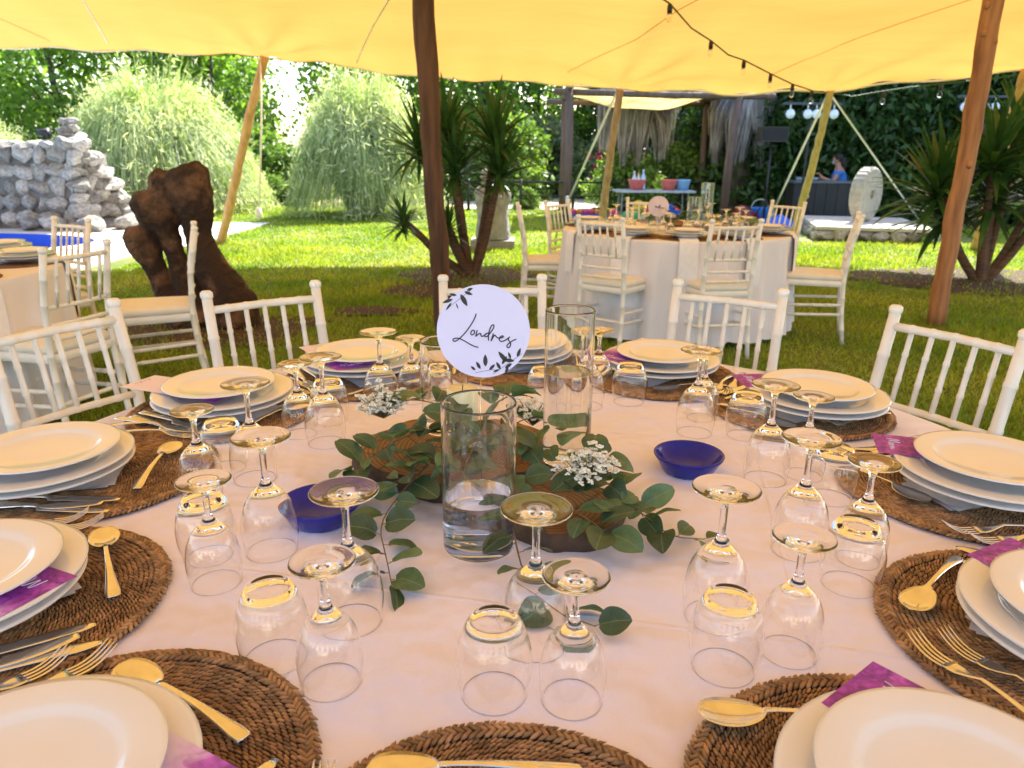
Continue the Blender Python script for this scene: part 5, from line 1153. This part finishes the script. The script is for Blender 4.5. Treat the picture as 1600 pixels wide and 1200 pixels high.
# ================================================================ PERGOLA, FENCE, FURNITURE BEHIND
pg = thing('pergola', 'rustic log pergola carrying a pale yellow shade sail at the back', 'pergola', (1.05, 15, 0))
for x, y in ((0, 0), (3.12, 0), (.1, 3), (3.35, 3)): MB().tube([(x, y, 0), (x + .02, y, 1.2), (x + (.12 if x > 3 and y == 0 else 0), y, 2.56)], [.085, .08, .075], 10).build('post', GREYPOLE, pg)
for a, b in (((-.3, 0, 2.42), (3.9, 0, 2.36)), ((-.3, 3, 2.42), (3.8, 3, 2.40)), ((0, -.3, 2.50), (.1, 3.3, 2.52)), ((3.2, -.3, 2.48), (3.35, 3.3, 2.50))): MB().tube([a, tuple((Vector(a) + Vector(b)) / 2 + Vector((0, 0, -.02))), b], .06, 10).build('beam', GREYPOLE, pg)
g = MB(); n = 20; vs = []
for j in range(n + 1):
    for i in range(n + 1):
        u, v_ = i / n, j / n; vs.append((.1 + 3.2 * u, .05 + 2.9 * v_, 2.50 - .34 * math.sin(math.pi * u) * (.55 + .45 * math.sin(math.pi * v_)) + .02 * math.sin(u * 17) + .05 * v_))
g.add(vs, [(j * (n + 1) + i, j * (n + 1) + i + 1, (j + 1) * (n + 1) + i + 1, (j + 1) * (n + 1) + i) for j in range(n) for i in range(n)]); g.build('shade_sail', TENT2, pg)
fn = thing('garden_fence', 'low black post and rail fence between lawn and gravel path', 'fence', (.15, 17.7, 0))
for k in range(6): MB().tube([(-1.2 + k * 1.22, 0, 0), (-1.2 + k * 1.22, 0, .72)], .035, 8).build('post', PLASTB, fn)
for z in (.66, .35): MB().tube([(-1.2, 0, z), (4.9, 0, z)], .016 if z < .5 else .028, 6).build('rail', PLASTB, fn)

ft = thing('folding_table', 'pale blue folding table with thin legs beyond the far table', 'table', (2.68, 14.6, 0))
TBL = plain('pale_blue_plastic', (.42, .50, .62), .4); MB().box((0, 0, .625), (1.5, .62, .035)).build('tabletop', TBL, ft, False)
for sx in (-1, 1):
    for sy in (-1, 1): MB().tube([(sx * .62, sy * .24, .61), (sx * .64, sy * .26, 0)], .013, 6).build('leg', GREYPOLE if 0 else plain('grey_tube', (.3, .32, .34)), ft)
    MB().tube([(sx * .6, 0, .60), (sx * .25, 0, .58), (sx * .63, 0, .3)], .009, 6).build('brace', plain('grey_tube', (.3, .32, .34)), ft)
def basin(label, x, c, w=.34):
    m_ = plain('basin_plastic', c); o = MB().lathe([(0, .006), (w * .32, .006), (w * .5, .19), (w * .53, .195), (w * .53, .18), (w * .5, .17), (w * .34, 0), (0, 0)], 24).build('basin', m_, None, True, (x, 14.6, .644)); return tag(o, label, 'basin')
basin('coral pink basin at the left of the folding table', 2.36, (.70, .16, .13)); basin('coral pink basin right of centre on the folding table', 2.97, (.70, .16, .13), .32); basin('light blue basin at the right end of the folding table', 3.24, (.22, .45, .72), .28)
def bottle(label, x, z, c, capc, h=.3):
    t = thing('bottle', label, 'bottle', (x, 14.58, z)); MB().lathe([(0, 0), (.042, .003), (.045, .02), (.045, h * .6), (.018, h * .82), (.016, h * .9), (0, h * .9)], 14).build('bottle_body', plain('bottle_plastic', c, .25), t); MB().lathe([(0, h * .9), (.019, h * .9), (.019, h), (0, h)], 10).build('cap', plain('bottle_cap', capc), t)
bottle('clear bottle with white cap in the left pink basin', 2.30, .66, (.55, .62, .68), (.7, .7, .7), .33); bottle('bottle with orange cap in the left pink basin', 2.38, .66, (.65, .66, .62), (.75, .25, .03), .30); bottle('tall pale blue bottle right in the left pink basin', 2.47, .66, (.45, .62, .78), (.6, .7, .8), .36)

TOY = []
def toy(o, lb, cat): return tag(o, lb, cat, 'plastic toys lying on the lawn')
toy(MB().ball((0, 0, .12), .12, 3).build('ball', plain('pink_ball', (.62, .03, .14), .3), None, True, (2.05, 15.3, 0)), 'deep pink play ball under the folding table', 'ball')
toy(MB().ball((0, 0, .1), .1, 3).build('ball', plain('red_ball', (.70, .10, .05), .3), None, True, (3.5, 16.2, 0)), 'orange red play ball right of the folding table', 'ball')
t = thing('sand_pit', 'green plastic shell sand pit under the folding table', 'sand pit', (2.45, 15.4, 0)); MB().lathe([(0, .22), (.10, .21), (.22, .16), (.30, .06), (.33, 0), (0, 0)], 18).build('shell_lid', plain('green_plastic', (.01, .32, .10), .35), t)
MB().lathe([(.30, 0), (.36, .0), (.36, .05), (.30, .05)], 18, closed=True).build('rim', plain('dark_green_plastic', (.01, .2, .06), .35), t)
t = thing('toy_train', 'blue toy trough filled with red and pink pieces at left on the lawn', 'toy', (1.55, 15.6, 0)); MB().box((0, 0, .06), (.75, .25, .11)).build('trough', plain('blue_plastic', (.01, .10, .55), .35), t, False)
for k in range(6): MB().ball((-.3 + .12 * k, 0, .15), .065, 2).build('play_ball', plain('pieces', ((.75, .06, .12), (.8, .25, .03), (.7, .05, .25))[k % 3], .35), t)
def car(label, x, y, rz, c, c2):
    t = thing('ride_on_car', label, 'toy car', (x, y, 0), rz, 'plastic toys lying on the lawn'); MB().box((0, 0, .16), (.5, .24, .13)).ball((-.05, 0, .26), (.16, .11, .10), 2).build('body', plain('toy_paint', c, .3), t)
    for sx in (-1, 1):
        for sy in (-1, 1): MB().tube([(sx * .15, sy * .10, .07), (sx * .15, sy * .145, .07)], .07, 14).build('wheel', PLASTB, t)
    MB().lathe([(.05, 0), (.06, .01), (.05, .02)], 12, (.1, 0, .28), closed=True).build('steering_wheel', plain('toy_trim', c2), t)
car('red and yellow toy car lying by the folding table legs', 2.95, 15.7, .6, (.65, .05, .03), (.8, .6, .05)); car('blue toy car right of the folding table', 3.15, 15.2, -.5, (.02, .12, .6), (.8, .1, .05)); car('yellow toy car behind the folding table', 2.7, 16.3, 1.2, (.75, .55, .04), (.1, .2, .6))
car('dark red toy car left of the blue bucket', 4.55, 14.9, .2, (.25, .02, .03), (.1, .1, .1))
t = thing('bucket', 'bright blue plastic bucket near the white strap', 'bucket', (4.92, 15.1, 0)); MB().lathe([(0, .004), (.11, 0), (.17, .30), (.18, .30), (.18, .28), (.12, 0)], 18).build('bucket_wall', plain('bright_blue', (.02, .22, .75), .35), t); MB().tube([(.17 * math.cos(a), 0, .29 + .17 * math.sin(a)) for a in np.linspace(0, math.pi, 12)], .008, 5).build('handle', STRAP, t)
g = MB(); n = 14; vs = [(-.42 + .84 * i / n, -.25 + .5 * j / n, max(.004, .17 * math.sin(math.pi * i / n) * math.sin(math.pi * j / n) * (1 + .4 * math.sin(i * 1.7 + j)))) for j in range(n + 1) for i in range(n + 1)]
g.add(vs, [(j * (n + 1) + i, j * (n + 1) + i + 1, (j + 1) * (n + 1) + i + 1, (j + 1) * (n + 1) + i) for j in range(n) for i in range(n)])
tag(g.build('tarpaulin', plain('blue_sheet', (.01, .16, .80), .4), None, True, (5.05, 14.3, .0)), 'crumpled blue sheet on the grass by the white strap', 'tarpaulin')

# bar with a seated person, black speaker and lamps
br = thing('bar_counter', 'black bar counter in the shade behind the millstone', 'bar', (6.15, 15.2, 0)); DK = mat('dark_bar_cladding', (.015, .017, .022), .5, col2=(.01, .011, .014), scale=5)
MB().box((0, 0, .80), (1.35, .55, .04)).build('counter_top', plain('slate_top', (.10, .13, .17), .3), br, False)
for k in range(6): MB().box((-.54 + .216 * k, -.22, .39), (.208, .03, .77)).build('panel', DK, br, False)
MB().box((0, .04, .385), (1.26, .44, .76)).build('carcass', DK, br, False)
for k in range(3): tag(MB().lathe([(0, .005), (.05, 0), (.075, .06), (.07, .06), (.045, .012), (0, .012)], 16).build('bowl', plain('grey_blue_bowl', (.25, .32, .42), .3), None, True, (5.66 + .15 * k, 15.15, .821)), f'{("left", "middle", "right")[k]} small grey blue bowl at the left end of the bar', 'bowl', 'bowls on the bar')
SKIN_M = mat('skin', (.45, .23, .15), .55, col2=(.40, .20, .13), scale=12); HAIR = mat('dark_hair', (.010, .007, .006), .8, col2=(.03, .02, .015), scale=60); SHIRT = mat('blue_shirt_cloth', (.05, .20, .60), .85, col2=(.04, .16, .5), scale=9, bump=.3); MASKM = plain('pale_blue_mask', (.40, .55, .68), .8)
JEAN = mat('dark_trouser_cloth', (.02, .025, .04), .9, col2=(.03, .035, .05), scale=20)
pr = thing('person', 'person in a blue shirt and face mask sitting behind the bar', 'person', (6.72, 15.75, 0), R(155))
def skin(name, verts, edges, radii, m, parent, root=0, sub=2):
    me = bpy.data.meshes.new(name); me.from_pydata(verts, edges, []); o = inst(name, me, parent); me.materials.append(m)
    md = o.modifiers.new('s', 'SKIN'); md.use_smooth_shade = True
    for i, r0 in enumerate(radii): me.skin_vertices[0].data[i].radius = r0 if hasattr(r0, '__len__') else (r0, r0)
    me.skin_vertices[0].data[root].use_root = True; ss = o.modifiers.new('ss', 'SUBSURF'); ss.levels = sub; ss.render_levels = sub; return o
V_ = [(0, 0, .52), (.02, 0, .70), (.03, 0, .90), (.04, 0, 1.0), (.06, 0, 1.08), (.09, 0, 1.15),                       # pelvis..head base
      (.04, .17, .98), (.12, .23, .78), (.34, .15, .86), (.40, .13, .93), (.04, -.17, .98), (.14, -.22, .78), (.34, -.12, .80), (.42, -.08, .84),
      (.05, .10, .50), (.45, .13, .50), (.46, .13, .10), (.56, .13, .05), (.05, -.10, .50), (.45, -.13, .50), (.46, -.13, .10), (.56, -.13, .05), (.11, 0, 1.26)]
E_ = [(0, 1), (1, 2), (2, 3), (3, 4), (4, 5), (5, 22), (3, 6), (6, 7), (7, 8), (8, 9), (3, 10), (10, 11), (11, 12), (12, 13), (0, 14), (14, 15), (15, 16), (16, 17), (0, 18), (18, 19), (19, 20), (20, 21)]
rad_ = [(.13, .15), (.11, .14), (.12, .16), (.09, .11), .055, .075, .06, .045, .032, .028, .06, .045, .032, .028, .09, .065, .045, .04, .09, .065, .045, .04, .075]
bd = skin('body', V_, E_, rad_, SKIN_M, pr)
skin('shirt', V_[:4] + [V_[6], tuple((Vector(V_[6]) + Vector(V_[7])) / 2), V_[10], tuple((Vector(V_[10]) + Vector(V_[11])) / 2)], [(0, 1), (1, 2), (2, 3), (3, 4), (4, 5), (3, 6), (6, 7)], [(.15, .17), (.135, .165), (.14, .18), (.10, .13), .075, .065, .075, .065], SHIRT, pr)
skin('trousers', [V_[0], V_[14], V_[15], V_[16], V_[18], V_[19], V_[20]], [(0, 1), (1, 2), (2, 3), (0, 4), (4, 5), (5, 6)], [(.14, .16), .10, .075, .06, .10, .075, .06], JEAN, pr)
MB().ball((.10, 0, 1.21), (.092, .078, .112), 3).ball((.185, 0, 1.20), (.022, .014, .022), 2).ball((.09, .078, 1.20), (.018, .01, .03), 1).ball((.09, -.078, 1.20), (.018, .01, .03), 1).build('face', SKIN_M, bd)
MB().ball((.165, .03, 1.225), (.012, .012, .007), 2).ball((.165, -.03, 1.225), (.012, .012, .007), 2).build('eyes', INK, bd)
MB().ball((.15, 0, 1.165), (.05, .062, .045), 2).build('face_mask', MASKM, bd)
g = MB().ball((.075, 0, 1.245), (.10, .090, .10), 3); g.tube([(.0, 0, 1.25), (-.04, 0, 1.12), (-.05, 0, .98)], [.07, .06, .03], 10); g.build('hair', HAIR, pr)
for s, w in ((1, 9), (-1, 13)):
    h0 = Vector(V_[w]); g = MB(); g.ball(tuple(h0 + Vector((.03, 0, .01))), (.045, .036, .020), 2)
    for k in range(4): 
        y = -.027 + .018 * k; l = (.045, .055, .052, .04)[k]; g.tube([h0 + Vector((.06, y, .012)), h0 + Vector((.06 + l * .6, y, .016)), h0 + Vector((.06 + l, y, -.002))], [.009, .008, .006], 6)
    g.tube([h0 + Vector((.02, -s * .03, 0)), h0 + Vector((.05, -s * .052, .012)), h0 + Vector((.075, -s * .05, .016))], [.011, .009, .007], 6); g.build('hand', SKIN_M, bd)
stl = thing('stool', 'dark stool under the person behind the bar', 'stool', (6.72, 15.75, 0)); MB().lathe([(0, .40), (.17, .395), (.18, .37), (.16, .35), (0, .35)], 20).build('seat', PLASTB, stl)
for k in range(4): a = k * math.pi / 2 + .7; MB().tube([(.12 * math.cos(a), .12 * math.sin(a), .36), (.18 * math.cos(a), .18 * math.sin(a), 0)], .012, 6).build('leg', PLASTB, stl)
sk = thing('loudspeaker', 'black loudspeaker box on a pole beside the right palm', 'speaker', (4.75, 14.3, 0)); MB().box((0, 0, 1.66), (.50, .28, .26)).build('cabinet', PLASTB, sk, False); MB().box((0, -.142, 1.66), (.46, .004, .22)).build('grille', plain('dark_grille', (.02, .02, .024), .9, bump=.5), sk, False)
MB().tube([(0, 0, 0), (0, 0, 1.53)], .02, 8).build('stand_pole', PLASTB, sk)
for k in range(3): a = k * 2.094; MB().tube([(0, 0, .5), (.35 * math.cos(a), .35 * math.sin(a), 0)], .012, 6).build('leg', PLASTB, sk)
LENS = mat('lamp_lens', (.70, .78, .86), .15, coat=1, col2=(.60, .70, .80), scale=6)
def rig(label, x, y, z, n, sp_, rz=0):
    t = thing('stage_light_rig', label, 'stage lights', (x, y, 0), rz, 'stage light stands'); MB().tube([(0, 0, 0), (0, 0, z)], .022, 8).build('stand_pole', PLASTB, t); MB().box((0, 0, z), (n * sp_ + .1, .05, .04)).build('crossbar', plain('blue_grey_bar', (.05, .06, .10)), t, False)
    for k in range(3): a = k * 2.094 + .4; MB().tube([(0, 0, .6), (.4 * math.cos(a), .4 * math.sin(a), 0)], .013, 6).build('leg', PLASTB, t)
    for k in range(n):
        xx = (k - (n - 1) / 2) * sp_ + (.05 if k % 2 else -.03); l = MB().tube([(xx, .16, z - .17), (xx, -.02, z - .18)], [.06, .095], 16).build('lamp', PLASTB, t); MB().lathe([(0, .0), (.088, 0), (.08, .02), (0, .03)], 16).build('lens', LENS, l, True, (xx, -.022, z - .18), (R(90), 0, 0))
        MB().box((xx, 0, z - .055), (.02, .02, .07)).build('bracket', STRAP, t, False)
rig('stand with four round white lamps above the right yucca', 8.55, 14.2, 2.33, 4, .27); rig('stand with four round lamps in shade left of the pale golden pole', 5.45, 14.4, 2.20, 4, .24)
